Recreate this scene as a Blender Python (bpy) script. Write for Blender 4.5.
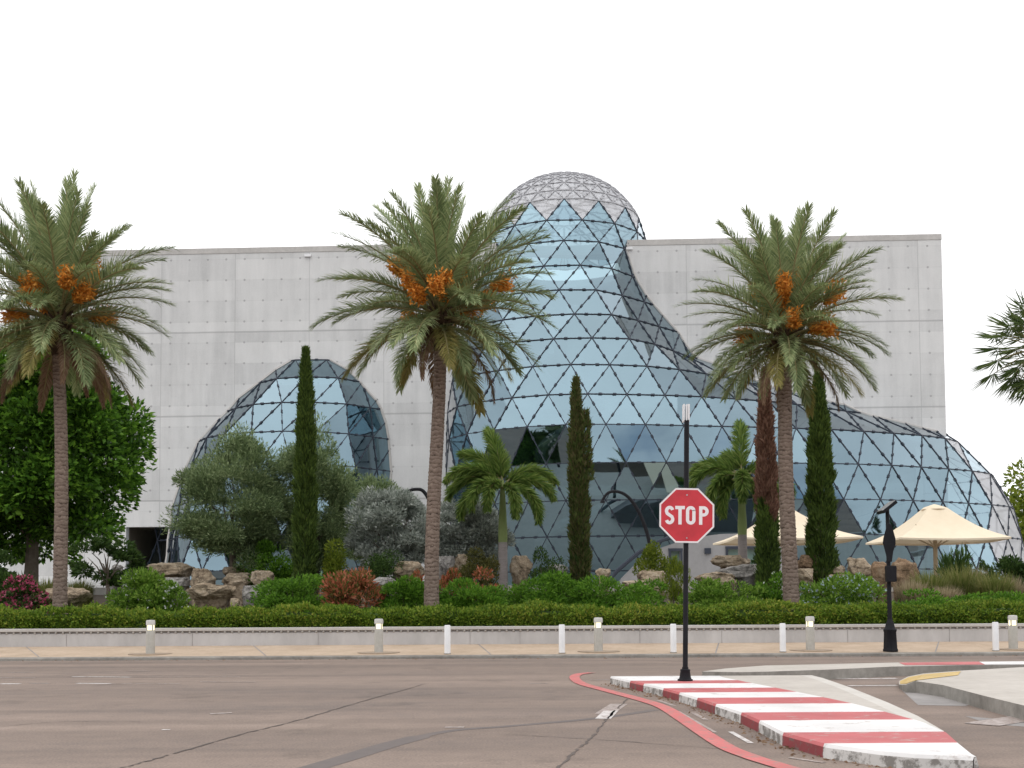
import bpy, bmesh, math, random
import numpy as np
from mathutils import Vector, Matrix, Euler, noise
from mathutils.geometry import delaunay_2d_cdt

R = math.radians
random.seed(7)
rng = np.random.default_rng(7)
for o in list(bpy.data.objects):
    bpy.data.objects.remove(o)
scene = bpy.context.scene
COL = scene.collection

# ------------------------------------------------------------------ camera
F_PX, W, H = 1150.0, 1024, 768
CAM_Z, PITCH, ROLL, SHIFT = 1.2, R(3.0), R(-0.32), 0.153
cam_d = bpy.data.cameras.new('camera')
cam = bpy.data.objects.new('camera', cam_d)
COL.objects.link(cam)
cam_d.sensor_width = 36.0
cam_d.lens = F_PX * 36.0 / W
cam_d.shift_y = SHIFT
cam_d.clip_end = 3000
cam_d.clip_start = 0.1
CAM_M = Matrix.Rotation(math.pi / 2 + PITCH, 3, 'X') @ Matrix.Rotation(ROLL, 3, 'Z')
cam.matrix_world = Matrix.Translation((0, 0, CAM_Z)) @ CAM_M.to_4x4()
scene.camera = cam
scene.render.resolution_x, scene.render.resolution_y = W, H

# ------------------------------------------------------------------ sky, sun, exposure
SUN_EL, SUN_AZ = 58.0, 205.0          # azimuth clockwise from +Y (north): high, behind the camera a little left
world = bpy.data.worlds.new('World')
scene.world = world
world.use_nodes = True
nt = world.node_tree
nt.nodes.clear()
def N(tree, kind, **kw):
    n = tree.nodes.new(kind)
    for k, v in kw.items():
        if k.startswith('i_'):
            n.inputs[k[2:].replace('_', ' ')].default_value = v
        else:
            setattr(n, k, v)
    return n
out = N(nt, 'ShaderNodeOutputWorld')
bg = N(nt, 'ShaderNodeBackground', i_Strength=0.12)
sky = N(nt, 'ShaderNodeTexSky', sky_type='NISHITA', sun_disc=False)
sky.sun_elevation = R(SUN_EL); sky.sun_rotation = R(SUN_AZ)
sky.air_density = 1.0; sky.dust_density = 1.5
tc = N(nt, 'ShaderNodeTexCoord')
cl = N(nt, 'ShaderNodeTexNoise', i_Scale=3.4, i_Detail=6.0, i_Roughness=0.55)
mp = N(nt, 'ShaderNodeMapping'); mp.inputs['Scale'].default_value = (1, 1, 2.2)
nt.links.new(tc.outputs['Generated'], mp.inputs['Vector'])
nt.links.new(mp.outputs['Vector'], cl.inputs['Vector'])
# cloud cover thins only over the half of the sky behind the camera
sep = N(nt, 'ShaderNodeSeparateXYZ')
nt.links.new(tc.outputs['Generated'], sep.inputs[0])
back = N(nt, 'ShaderNodeMapRange'); back.inputs['From Min'].default_value = -0.15; back.inputs['From Max'].default_value = -0.9
back.inputs['To Min'].default_value = -0.25; back.inputs['To Max'].default_value = 0.2
nt.links.new(sep.outputs['Y'], back.inputs['Value'])
sub = N(nt, 'ShaderNodeMath', operation='SUBTRACT')
nt.links.new(cl.outputs['Fac'], sub.inputs[0]); nt.links.new(back.outputs['Result'], sub.inputs[1])
cover = N(nt, 'ShaderNodeMapRange'); cover.inputs['From Min'].default_value = 0.22; cover.inputs['From Max'].default_value = 0.38
cover.inputs['To Min'].default_value = 0.08; cover.inputs['To Max'].default_value = 1.0
nt.links.new(sub.outputs[0], cover.inputs['Value'])
cloudv = N(nt, 'ShaderNodeMapRange'); cloudv.inputs['From Min'].default_value = 0.3; cloudv.inputs['From Max'].default_value = 0.7
cloudv.inputs['To Min'].default_value = 8.6; cloudv.inputs['To Max'].default_value = 14.0
nt.links.new(cl.outputs['Fac'], cloudv.inputs['Value'])
ccol = N(nt, 'ShaderNodeVectorMath', operation='SCALE'); ccol.inputs[0].default_value = (0.99, 0.99, 1.0)
nt.links.new(cloudv.outputs['Result'], ccol.inputs['Scale'])
mix = N(nt, 'ShaderNodeMix', data_type='RGBA')
nt.links.new(cover.outputs['Result'], mix.inputs['Factor'])
nt.links.new(sky.outputs['Color'], mix.inputs['A']); nt.links.new(ccol.outputs[0], mix.inputs['B'])
nt.links.new(mix.outputs['Result'], bg.inputs['Color'])
nt.links.new(bg.outputs[0], out.inputs['Surface'])

sun_d = bpy.data.lights.new('sun', 'SUN')
sun_d.energy = 0.8; sun_d.angle = R(80); sun_d.color = (1.0, 0.96, 0.9)
sun = bpy.data.objects.new('sun', sun_d)
COL.objects.link(sun)
az = R(SUN_AZ)
sdir = Vector((math.sin(az) * math.cos(R(SUN_EL)), math.cos(az) * math.cos(R(SUN_EL)), math.sin(R(SUN_EL))))
sun.rotation_euler = sdir.to_track_quat('Z', 'Y').to_euler()
sun.location = sdir * 60

vs = scene.view_settings
vs.view_transform = 'Standard'; vs.look = 'None'; vs.gamma = 1.0; vs.use_curve_mapping = False
vs.exposure = 0.0
scene.render.engine = 'CYCLES'
scene.cycles.max_bounces = 8
scene.cycles.transparent_max_bounces = 12

# ------------------------------------------------------------------ helpers
def ray(px, py):
    v = Vector(((px - W / 2) / F_PX, (H / 2 + SHIFT * W - py) / F_PX, -1.0))
    return CAM_M @ v
def at(px, py, Y):
    """world point seen at a pixel, at distance Y up the road"""
    d = ray(px, py); t = Y / d.y
    return Vector((d.x * t, Y, CAM_Z + d.z * t))
def ground(px, py, z=0.0):
    d = ray(px, py); t = (z - CAM_Z) / d.z
    return Vector((d.x * t, d.y * t, z))
def pm(Y):                       # metres per pixel at distance Y
    return Y / F_PX

def mesh_obj(name, verts, faces, mats, parent=None, loc=None, smooth=False, fmat=None):
    me = bpy.data.meshes.new(name)
    if isinstance(verts, np.ndarray) and isinstance(faces, np.ndarray):
        nv, nf, k = len(verts), len(faces), faces.shape[1]
        me.vertices.add(nv); me.vertices.foreach_set('co', verts.astype(np.float32).ravel())
        me.loops.add(nf * k); me.loops.foreach_set('vertex_index', faces.astype(np.int32).ravel())
        me.polygons.add(nf)
        me.polygons.foreach_set('loop_start', np.arange(0, nf * k, k, dtype=np.int32))
        me.polygons.foreach_set('loop_total', np.full(nf, k, dtype=np.int32))
        me.update(calc_edges=True)
    else:
        me.from_pydata([tuple(v) for v in verts], [], [tuple(f) for f in faces])
        me.update()
    if not isinstance(mats, (list, tuple)): mats = [mats]
    for m in mats: me.materials.append(m)
    if fmat is not None:
        me.polygons.foreach_set('material_index', np.asarray(fmat, dtype=np.int32))
    if smooth:
        me.polygons.foreach_set('use_smooth', np.ones(len(me.polygons), dtype=bool))
    o = bpy.data.objects.new(name, me)
    COL.objects.link(o)
    if parent is not None: o.parent = parent
    if loc is not None: o.location = loc
    return o
def empty(name, loc=(0, 0, 0), rz=0.0):
    o = bpy.data.objects.new(name, None)
    COL.objects.link(o); o.location = loc; o.rotation_euler = (0, 0, rz)
    o.empty_display_size = 0.3
    return o
def tag(o, label=None, cat=None, group=None, kind=None):
    if label: o['label'] = label
    if cat: o['category'] = cat
    if group: o['group'] = group
    if kind: o['kind'] = kind
    return o

class MB:
    """collects shapes for one mesh"""
    def __init__(s): s.v = []; s.f = []; s.m = []
    def add(s, v, f, m=0):
        b = len(s.v); s.v += [Vector(p) for p in v]
        s.f += [[i + b for i in q] for q in f]; s.m += [m] * len(f)
    def box(s, c, d, m=0, rot=None):
        c = Vector(c); h = Vector(d) / 2
        vs_ = [Vector((x * h.x, y * h.y, z * h.z)) for x in (-1, 1) for y in (-1, 1) for z in (-1, 1)]
        if rot is not None: vs_ = [rot @ p for p in vs_]
        s.add([c + p for p in vs_], [(0, 1, 3, 2), (4, 6, 7, 5), (0, 4, 5, 1), (2, 3, 7, 6), (0, 2, 6, 4), (1, 5, 7, 3)], m)
    def tube(s, pts, rad, n=8, m=0, caps=True):
        pts = [Vector(p) for p in pts]
        if not hasattr(rad, '__len__'): rad = [rad] * len(pts)
        vs_ = []; up = None
        for i, p in enumerate(pts):
            t = (pts[min(i + 1, len(pts) - 1)] - pts[max(i - 1, 0)]).normalized()
            if up is None:
                up = Vector((1, 0, 0)) if abs(t.x) < 0.9 else Vector((0, 1, 0))
            a = (up - t * up.dot(t)).normalized(); up = a; b = t.cross(a)
            for k in range(n):
                w = 2 * math.pi * k / n
                vs_.append(p + (a * math.cos(w) + b * math.sin(w)) * rad[i])
        fs = []
        for i in range(len(pts) - 1):
            for k in range(n):
                fs.append((i * n + k, i * n + (k + 1) % n, (i + 1) * n + (k + 1) % n, (i + 1) * n + k))
        if caps:
            fs.append(tuple(range(n - 1, -1, -1))); fs.append(tuple((len(pts) - 1) * n + k for k in range(n)))
        s.add(vs_, fs, m)
    def lathe(s, prof, n=16, m=0, c=(0, 0, 0)):
        c = Vector(c)
        s.tube([c + Vector((0, 0, z)) for z, r in prof], [r for z, r in prof], n, m)
    def prism(s, poly, axis, d0, d1, m=0):
        """poly: list of 2D points in the plane across axis ('y': x,z ; 'z': x,y ; 'x': y,z)"""
        def p3(p, d):
            return (p[0], d, p[1]) if axis == 'y' else ((p[0], p[1], d) if axis == 'z' else (d, p[0], p[1]))
        n = len(poly)
        s.add([p3(p, d0) for p in poly] + [p3(p, d1) for p in poly],
              [tuple(range(n)), tuple(range(2 * n - 1, n - 1, -1))] + [(i, i + n, (i + 1) % n + n, (i + 1) % n) for i in range(n)], m)
    def build(s, name, mats, parent=None, loc=None, smooth=False, bevel=0.0):
        o = mesh_obj(name, s.v, s.f, mats, parent, loc, False, s.m)
        bm = bmesh.new(); bm.from_mesh(o.data)
        bmesh.ops.recalc_face_normals(bm, faces=bm.faces)
        if smooth:
            for f in bm.faces: f.smooth = True
            for e in bm.edges:
                if len(e.link_faces) == 2 and e.calc_face_angle(0) > R(38): e.smooth = False
        bm.to_mesh(o.data); bm.free()
        if bevel:
            b = o.modifiers.new('bevel', 'BEVEL'); b.width = bevel; b.segments = 2; b.limit_method = 'ANGLE'
        return o

# ------------------------------------------------------------------ materials
def new_mat(name):
    m = bpy.data.materials.new(name); m.use_nodes = True
    t = m.node_tree
    return m, t, t.nodes['Principled BSDF']
def lin(r, g, b):
    f = lambda c: (c / 255 / 12.92) if c / 255 <= 0.04045 else ((c / 255 + 0.055) / 1.055) ** 2.4
    return (f(r), f(g), f(b), 1)
def scl(c, k): return (c[0] * k, c[1] * k, c[2] * k, 1)
def ramp(t, cols):
    n = t.nodes.new('ShaderNodeValToRGB'); e = n.color_ramp.elements
    e[0].position, e[0].color = cols[0]; e[1].position, e[1].color = cols[-1]
    for p, c in cols[1:-1]:
        q = e.new(p); q.color = c
    return n
def speckle_mat(name, c1, c2, scale=6.0, rough=0.8, bump=0.0, detail=6.0, c3=None, big=0.5, metallic=0.0, stretch=None, spec=0.25):
    """base colour drifting between c1 and c2 with a finer grain on top"""
    m, t, p = new_mat(name)
    tc = N(t, 'ShaderNodeTexCoord'); src = tc.outputs['Object']
    if stretch:
        mp = N(t, 'ShaderNodeMapping'); mp.inputs['Scale'].default_value = stretch
        t.links.new(src, mp.inputs['Vector']); src = mp.outputs['Vector']
    n1 = N(t, 'ShaderNodeTexNoise', i_Scale=scale * 0.15, i_Detail=5.0)
    n2 = N(t, 'ShaderNodeTexNoise', i_Scale=scale, i_Detail=detail, i_Roughness=0.65)
    for n in (n1, n2): t.links.new(src, n.inputs['Vector'])
    mx = N(t, 'ShaderNodeMix'); mx.inputs['Factor'].default_value = big
    t.links.new(n2.outputs['Fac'], mx.inputs['A']); t.links.new(n1.outputs['Fac'], mx.inputs['B'])
    cols = [(0.32, c1), (0.68, c2)] if c3 is None else [(0.3, c1), (0.5, c2), (0.7, c3)]
    r = ramp(t, cols)
    t.links.new(mx.outputs['Result'], r.inputs['Fac']); t.links.new(r.outputs['Color'], p.inputs['Base Color'])
    p.inputs['Roughness'].default_value = rough; p.inputs['Metallic'].default_value = metallic; p.inputs['Specular IOR Level'].default_value = spec
    if bump:
        b = N(t, 'ShaderNodeBump', i_Strength=bump, i_Distance=0.02)
        t.links.new(n2.outputs['Fac'], b.inputs['Height']); t.links.new(b.outputs['Normal'], p.inputs['Normal'])
    return m
def leaf_mat(name, cols, trans=0.3, rough=0.5, nscale=0.8):
    """each leaf gets its own tone; a slow noise drifts the hue over the plant"""
    m, t, p = new_mat(name)
    g = N(t, 'ShaderNodeNewGeometry'); tc = N(t, 'ShaderNodeTexCoord')
    n = N(t, 'ShaderNodeTexNoise', i_Scale=nscale, i_Detail=3.0)
    t.links.new(tc.outputs['Object'], n.inputs['Vector'])
    mx = N(t, 'ShaderNodeMix'); mx.inputs['Factor'].default_value = 0.45
    t.links.new(g.outputs['Random Per Island'], mx.inputs['A']); t.links.new(n.outputs['Fac'], mx.inputs['B'])
    k = len(cols)
    r = ramp(t, [(0.15 + 0.7 * i / (k - 1), c) for i, c in enumerate(cols)])
    t.links.new(mx.outputs['Result'], r.inputs['Fac'])
    t.links.new(r.outputs['Color'], p.inputs['Base Color'])
    p.inputs['Roughness'].default_value = rough
    p.inputs['Specular IOR Level'].default_value = 0.14
    tr = N(t, 'ShaderNodeBsdfTranslucent'); ms = N(t, 'ShaderNodeMixShader'); ms.inputs[0].default_value = trans
    t.links.new(r.outputs['Color'], tr.inputs['Color'])
    t.links.new(p.outputs[0], ms.inputs[1]); t.links.new(tr.outputs[0], ms.inputs[2])
    t.links.new(ms.outputs[0], t.nodes['Material Output'].inputs['Surface'])
    return m
def c(r, g, b): return (r, g, b, 1)

def concrete_mat():
    """board-marked concrete: pours 4.73 m high, panels 4.2 m wide, four tie holes each way"""
    m, t, p = new_mat('concrete')
    tc = N(t, 'ShaderNodeTexCoord'); sp = N(t, 'ShaderNodeSeparateXYZ')
    t.links.new(tc.outputs['Object'], sp.inputs[0])
    def math_(op, a, b=None, c_=None):
        n = N(t, 'ShaderNodeMath', operation=op)
        for i, v in enumerate((a, b, c_)):
            if v is None: continue
            if isinstance(v, (int, float)): n.inputs[i].default_value = v
            else: t.links.new(v, n.inputs[i])
        return n.outputs[0]
    u = math_('ADD', sp.outputs['X'], 400.0 + 0.3)
    z = math_('ADD', sp.outputs['Z'], 94.6 - 2.1 - 0.05)
    def cell(v, s, off=0.0):
        q = math_('DIVIDE', math_('ADD', v, off), s)
        fr = math_('FRACT', q); fl = math_('FLOOR', q)
        d = math_('MULTIPLY', math_('ABSOLUTE', math_('SUBTRACT', fr, 0.5)), s)      # 0 at the middle of the cell
        return d, fl
    du, iu = cell(u, 1.05); dz, iz = cell(z, 1.1825)
    r2 = math_('SQRT', math_('ADD', math_('POWER', du, 2.0), math_('POWER', dz, 2.0)))
    hole = math_('MULTIPLY', math_('LESS_THAN', r2, 0.06), 0.6)
    jz, kz = cell(z, 4.73); ju, ku = cell(u, 4.2)
    line_z = math_('GREATER_THAN', jz, 4.73 / 2 - 0.045)
    line_u = math_('MULTIPLY', math_('GREATER_THAN', ju, 4.2 / 2 - 0.025), 0.3)
    bz, lz = cell(z, 1.1825, 0.59)
    line_b = math_('MULTIPLY', math_('GREATER_THAN', bz, 1.1825 / 2 - 0.02), 0.09)
    dark = math_('MAXIMUM', math_('MAXIMUM', math_('MULTIPLY', line_z, 0.45), line_u), math_('MAXIMUM', hole, line_b))
    # tone of each panel and stains
    cb = N(t, 'ShaderNodeCombineXYZ'); t.links.new(ku, cb.inputs[0]); t.links.new(kz, cb.inputs[1]); t.links.new(lz, cb.inputs[2])
    wn = N(t, 'ShaderNodeTexWhiteNoise'); t.links.new(cb.outputs[0], wn.inputs['Vector'])
    st = N(t, 'ShaderNodeMapping'); st.inputs['Scale'].default_value = (1.6, 1.0, 0.16)
    t.links.new(tc.outputs['Object'], st.inputs['Vector'])
    n1 = N(t, 'ShaderNodeTexNoise', i_Scale=1.0, i_Detail=7.0, i_Roughness=0.65); t.links.new(st.outputs[0], n1.inputs['Vector'])
    n2 = N(t, 'ShaderNodeTexNoise', i_Scale=0.35, i_Detail=9.0, i_Roughness=0.7); t.links.new(tc.outputs['Object'], n2.inputs['Vector'])
    n3 = N(t, 'ShaderNodeTexNoise', i_Scale=14.0, i_Detail=4.0); t.links.new(tc.outputs['Object'], n3.inputs['Vector'])
    tone = math_('ADD', math_('MULTIPLY', n1.outputs['Fac'], 0.4), math_('ADD', math_('MULTIPLY', n2.outputs['Fac'], 0.36),
                 math_('ADD', math_('MULTIPLY', wn.outputs['Value'], 0.12), math_('MULTIPLY', n3.outputs['Fac'], 0.12))))
    r = ramp(t, [(0.3, c(0.43, 0.43, 0.43)), (0.5, c(0.59, 0.588, 0.585)), (0.68, c(0.69, 0.685, 0.68))])
    t.links.new(tone, r.inputs['Fac'])
    mx = N(t, 'ShaderNodeMix', data_type='RGBA'); t.links.new(dark, mx.inputs['Factor'])
    t.links.new(r.outputs['Color'], mx.inputs['A']); mx.inputs['B'].default_value = c(0.25, 0.245, 0.25)
    t.links.new(mx.outputs['Result'], p.inputs['Base Color'])
    p.inputs['Roughness'].default_value = 0.75
    b = N(t, 'ShaderNodeBump', i_Strength=0.5, i_Distance=0.03); b.invert = True
    t.links.new(dark, b.inputs['Height']); t.links.new(b.outputs['Normal'], p.inputs['Normal'])
    return m
def glass_mat():
    m, t, p = new_mat('coated_glass'); t.nodes.remove(p)
    lw = N(t, 'ShaderNodeLayerWeight', i_Blend=0.5)
    pw = N(t, 'ShaderNodeMath', operation='POWER'); pw.inputs[1].default_value = 3.0
    t.links.new(lw.outputs['Facing'], pw.inputs[0])
    ma = N(t, 'ShaderNodeMath', operation='MULTIPLY_ADD'); ma.inputs[1].default_value = 0.46; ma.inputs[2].default_value = 0.52
    t.links.new(pw.outputs[0], ma.inputs[0])
    # the coating loses its tint at grazing angles
    tint = N(t, 'ShaderNodeMix', data_type='RGBA'); t.links.new(pw.outputs[0], tint.inputs['Factor'])
    tint.inputs['A'].default_value = c(0.335, 0.475, 0.56); tint.inputs['B'].default_value = c(0.97, 0.98, 1)
    gl = N(t, 'ShaderNodeBsdfGlossy', i_Roughness=0.015)
    t.links.new(tint.outputs['Result'], gl.inputs['Color'])
    tr = N(t, 'ShaderNodeBsdfTransparent'); tr.inputs['Color'].default_value = c(0.31, 0.45, 0.49)
    g = N(t, 'ShaderNodeNewGeometry')
    n = N(t, 'ShaderNodeTexNoise', i_Scale=0.5, i_Detail=1.0)
    tc = N(t, 'ShaderNodeTexCoord'); t.links.new(tc.outputs['Object'], n.inputs['Vector'])
    b = N(t, 'ShaderNodeBump', i_Strength=0.06, i_Distance=0.1)
    t.links.new(n.outputs['Fac'], b.inputs['Height']); t.links.new(b.outputs['Normal'], gl.inputs['Normal'])
    ms = N(t, 'ShaderNodeMixShader')
    t.links.new(ma.outputs[0], ms.inputs[0]); t.links.new(tr.outputs[0], ms.inputs[1]); t.links.new(gl.outputs[0], ms.inputs[2])
    t.links.new(ms.outputs[0], t.nodes['Material Output'].inputs['Surface'])
    return m
def trunk_mat():
    """old leaf scars: dark broken rings up the trunk"""
    m, t, p = new_mat('palm_trunk')
    tc = N(t, 'ShaderNodeTexCoord')
    w = N(t, 'ShaderNodeTexWave', bands_direction='Z', wave_profile='SAW'); w.inputs['Scale'].default_value = 2.9; w.inputs['Distortion'].default_value = 7.0
    w.inputs['Detail'].default_value = 3.0; w.inputs['Detail Scale'].default_value = 2.2
    n1 = N(t, 'ShaderNodeTexNoise', i_Scale=9.0, i_Detail=7.0, i_Roughness=0.7)
    for n in (w, n1): t.links.new(tc.outputs['Object'], n.inputs['Vector'])
    mx = N(t, 'ShaderNodeMix'); mx.inputs['Factor'].default_value = 0.68
    t.links.new(w.outputs['Fac'], mx.inputs['A']); t.links.new(n1.outputs['Fac'], mx.inputs['B'])
    r = ramp(t, [(0.28, c(0.07, 0.05, 0.04)), (0.42, c(0.19, 0.14, 0.115)), (0.75, c(0.33, 0.26, 0.215))])
    t.links.new(mx.outputs['Result'], r.inputs['Fac']); t.links.new(r.outputs['Color'], p.inputs['Base Color'])
    p.inputs['Roughness'].default_value = 0.9; p.inputs['Specular IOR Level'].default_value = 0.15
    b = N(t, 'ShaderNodeBump', i_Strength=0.8, i_Distance=0.04); t.links.new(mx.outputs['Result'], b.inputs['Height']); t.links.new(b.outputs['Normal'], p.inputs['Normal'])
    return m
def rock_mat(name, c1, c2, c3):
    """weathered limestone: veined cracks, lichen-dark patches, pale faces"""
    m, t, p = new_mat(name)
    tc = N(t, 'ShaderNodeTexCoord'); oi = N(t, 'ShaderNodeObjectInfo')
    off = N(t, 'ShaderNodeVectorMath', operation='ADD'); t.links.new(tc.outputs['Object'], off.inputs[0]); t.links.new(oi.outputs['Location'], off.inputs[1])
    n1 = N(t, 'ShaderNodeTexNoise', i_Scale=1.6, i_Detail=6.0, i_Roughness=0.7, i_Distortion=0.6); n2 = N(t, 'ShaderNodeTexNoise', i_Scale=9.0, i_Detail=8.0, i_Roughness=0.75)
    vo = N(t, 'ShaderNodeTexVoronoi', feature='DISTANCE_TO_EDGE'); vo.inputs['Scale'].default_value = 1.7
    for n in (n1, n2): t.links.new(off.outputs[0], n.inputs['Vector'])
    wv = N(t, 'ShaderNodeVectorMath', operation='MULTIPLY_ADD'); wv.inputs[1].default_value = (.6, .6, .6); t.links.new(n1.outputs['Color'], wv.inputs[0]); t.links.new(off.outputs[0], wv.inputs[2])
    t.links.new(wv.outputs[0], vo.inputs['Vector'])
    mx = N(t, 'ShaderNodeMix'); mx.inputs['Factor'].default_value = 0.45; t.links.new(n1.outputs['Fac'], mx.inputs['A']); t.links.new(n2.outputs['Fac'], mx.inputs['B'])
    r = ramp(t, [(0.36, c1), (0.5, c2), (0.66, c3)]); t.links.new(mx.outputs['Result'], r.inputs['Fac'])
    cr = N(t, 'ShaderNodeMapRange'); cr.inputs['From Max'].default_value = 0.04; cr.inputs['To Min'].default_value = 0.4; t.links.new(vo.outputs['Distance'], cr.inputs['Value'])
    mu = N(t, 'ShaderNodeMix', data_type='RGBA', blend_type='MULTIPLY'); mu.inputs['Factor'].default_value = 0.7
    t.links.new(r.outputs['Color'], mu.inputs['A']); t.links.new(cr.outputs['Result'], mu.inputs['B'])
    t.links.new(mu.outputs['Result'], p.inputs['Base Color']); p.inputs['Roughness'].default_value = 0.9; p.inputs['Specular IOR Level'].default_value = 0.15
    ad = N(t, 'ShaderNodeMath', operation='MULTIPLY'); t.links.new(n2.outputs['Fac'], ad.inputs[0]); t.links.new(cr.outputs['Result'], ad.inputs[1])
    b = N(t, 'ShaderNodeBump', i_Strength=0.9, i_Distance=0.06); t.links.new(ad.outputs[0], b.inputs['Height']); t.links.new(b.outputs['Normal'], p.inputs['Normal'])
    return m
def frit_glare_mat():
    """white printed dot pattern on glass; on the right rim, a painted sky reflection"""
    m, t, p = new_mat('fritted_glare_glass'); p.inputs['Base Color'].default_value = c(0.80, 0.80, 0.82); p.inputs['Roughness'].default_value = 0.12
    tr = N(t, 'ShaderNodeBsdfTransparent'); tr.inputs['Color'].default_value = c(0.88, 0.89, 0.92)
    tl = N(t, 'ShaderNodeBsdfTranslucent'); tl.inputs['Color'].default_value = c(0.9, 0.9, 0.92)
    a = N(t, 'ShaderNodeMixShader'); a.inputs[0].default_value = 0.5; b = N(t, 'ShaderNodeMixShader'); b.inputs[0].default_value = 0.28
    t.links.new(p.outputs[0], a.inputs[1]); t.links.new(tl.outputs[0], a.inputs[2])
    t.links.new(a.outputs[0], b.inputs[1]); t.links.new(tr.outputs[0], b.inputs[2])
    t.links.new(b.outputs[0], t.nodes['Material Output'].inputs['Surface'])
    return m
def road_mat():
    m, t, p = new_mat('asphalt')
    tc = N(t, 'ShaderNodeTexCoord')
    mp = N(t, 'ShaderNodeMapping'); mp.inputs['Scale'].default_value = (0.25, 1.0, 1.0); mp.inputs['Rotation'].default_value = (0, 0, R(-14))
    t.links.new(tc.outputs['Object'], mp.inputs['Vector'])
    n1 = N(t, 'ShaderNodeTexNoise', i_Scale=0.5, i_Detail=5.0, i_Roughness=0.6); t.links.new(mp.outputs[0], n1.inputs['Vector'])
    n2 = N(t, 'ShaderNodeTexNoise', i_Scale=48.0, i_Detail=4.0); t.links.new(tc.outputs['Object'], n2.inputs['Vector'])
    n3 = N(t, 'ShaderNodeTexNoise', i_Scale=3.0, i_Detail=6.0, i_Roughness=0.7); t.links.new(tc.outputs['Object'], n3.inputs['Vector'])
    a = N(t, 'ShaderNodeMix'); a.inputs['Factor'].default_value = 0.35
    t.links.new(n1.outputs['Fac'], a.inputs['A']); t.links.new(n3.outputs['Fac'], a.inputs['B'])
    b_ = N(t, 'ShaderNodeMix'); b_.inputs['Factor'].default_value = 0.42
    t.links.new(a.outputs['Result'], b_.inputs['A']); t.links.new(n2.outputs['Fac'], b_.inputs['B'])
    r = ramp(t, [(0.34, c(0.12, 0.1, 0.092)), (0.46, c(0.195, 0.149, 0.125)), (0.54, c(0.238, 0.179, 0.145)), (0.66, c(0.305, 0.242, 0.207))])
    t.links.new(b_.outputs['Result'], r.inputs['Fac'])
    n4 = N(t, 'ShaderNodeTexNoise', i_Scale=0.9, i_Detail=8.0, i_Roughness=0.72); t.links.new(tc.outputs['Object'], n4.inputs['Vector'])
    st = N(t, 'ShaderNodeMapRange'); st.inputs['From Min'].default_value = 0.55; st.inputs['From Max'].default_value = 0.68; st.inputs['To Min'].default_value = 1.0; st.inputs['To Max'].default_value = 0.72
    t.links.new(n4.outputs['Fac'], st.inputs['Value'])
    tw = N(t, 'ShaderNodeMapping'); tw.inputs['Scale'].default_value = (0.04, 1.1, 1.0); tw.inputs['Rotation'].default_value = (0, 0, R(4)); t.links.new(tc.outputs['Object'], tw.inputs['Vector'])
    n5 = N(t, 'ShaderNodeTexNoise', i_Scale=1.0, i_Detail=3.0); t.links.new(tw.outputs[0], n5.inputs['Vector'])
    s5 = N(t, 'ShaderNodeMapRange'); s5.inputs['From Min'].default_value = 0.35; s5.inputs['From Max'].default_value = 0.65; s5.inputs['To Min'].default_value = 0.84; s5.inputs['To Max'].default_value = 1.1
    t.links.new(n5.outputs['Fac'], s5.inputs['Value'])
    k1 = N(t, 'ShaderNodeMath', operation='MULTIPLY'); t.links.new(st.outputs['Result'], k1.inputs[0]); t.links.new(s5.outputs['Result'], k1.inputs[1])
    mul = N(t, 'ShaderNodeVectorMath', operation='SCALE'); t.links.new(r.outputs['Color'], mul.inputs[0]); t.links.new(k1.outputs[0], mul.inputs['Scale'])
    t.links.new(mul.outputs[0], p.inputs['Base Color'])
    p.inputs['Roughness'].default_value = 0.85
    bp = N(t, 'ShaderNodeBump', i_Strength=0.35, i_Distance=0.006)
    t.links.new(n2.outputs['Fac'], bp.inputs['Height']); t.links.new(bp.outputs['Normal'], p.inputs['Normal'])
    return m
def paint_mat(name, col, wear_col, amount=0.42, scale=7.0, rough=0.6):
    """paint with chipped, grimy patches"""
    m, t, p = new_mat(name)
    tc = N(t, 'ShaderNodeTexCoord')
    n1 = N(t, 'ShaderNodeTexNoise', i_Scale=scale, i_Detail=9.0, i_Roughness=0.75); t.links.new(tc.outputs['Object'], n1.inputs['Vector'])
    n2 = N(t, 'ShaderNodeTexNoise', i_Scale=scale * 0.3, i_Detail=4.0); t.links.new(tc.outputs['Object'], n2.inputs['Vector'])
    r1 = ramp(t, [(amount - 0.05, c(1, 1, 1)), (amount + 0.03, c(0, 0, 0))]); t.links.new(n1.outputs['Fac'], r1.inputs['Fac'])
    r2 = ramp(t, [(0.3, scl(col, 0.82)), (0.7, scl(col, 1.06))]); t.links.new(n2.outputs['Fac'], r2.inputs['Fac'])
    mx = N(t, 'ShaderNodeMix', data_type='RGBA'); t.links.new(r1.outputs['Color'], mx.inputs['Factor'])
    t.links.new(r2.outputs['Color'], mx.inputs['A']); mx.inputs['B'].default_value = wear_col
    t.links.new(mx.outputs['Result'], p.inputs['Base Color']); p.inputs['Roughness'].default_value = rough
    return m

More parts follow.
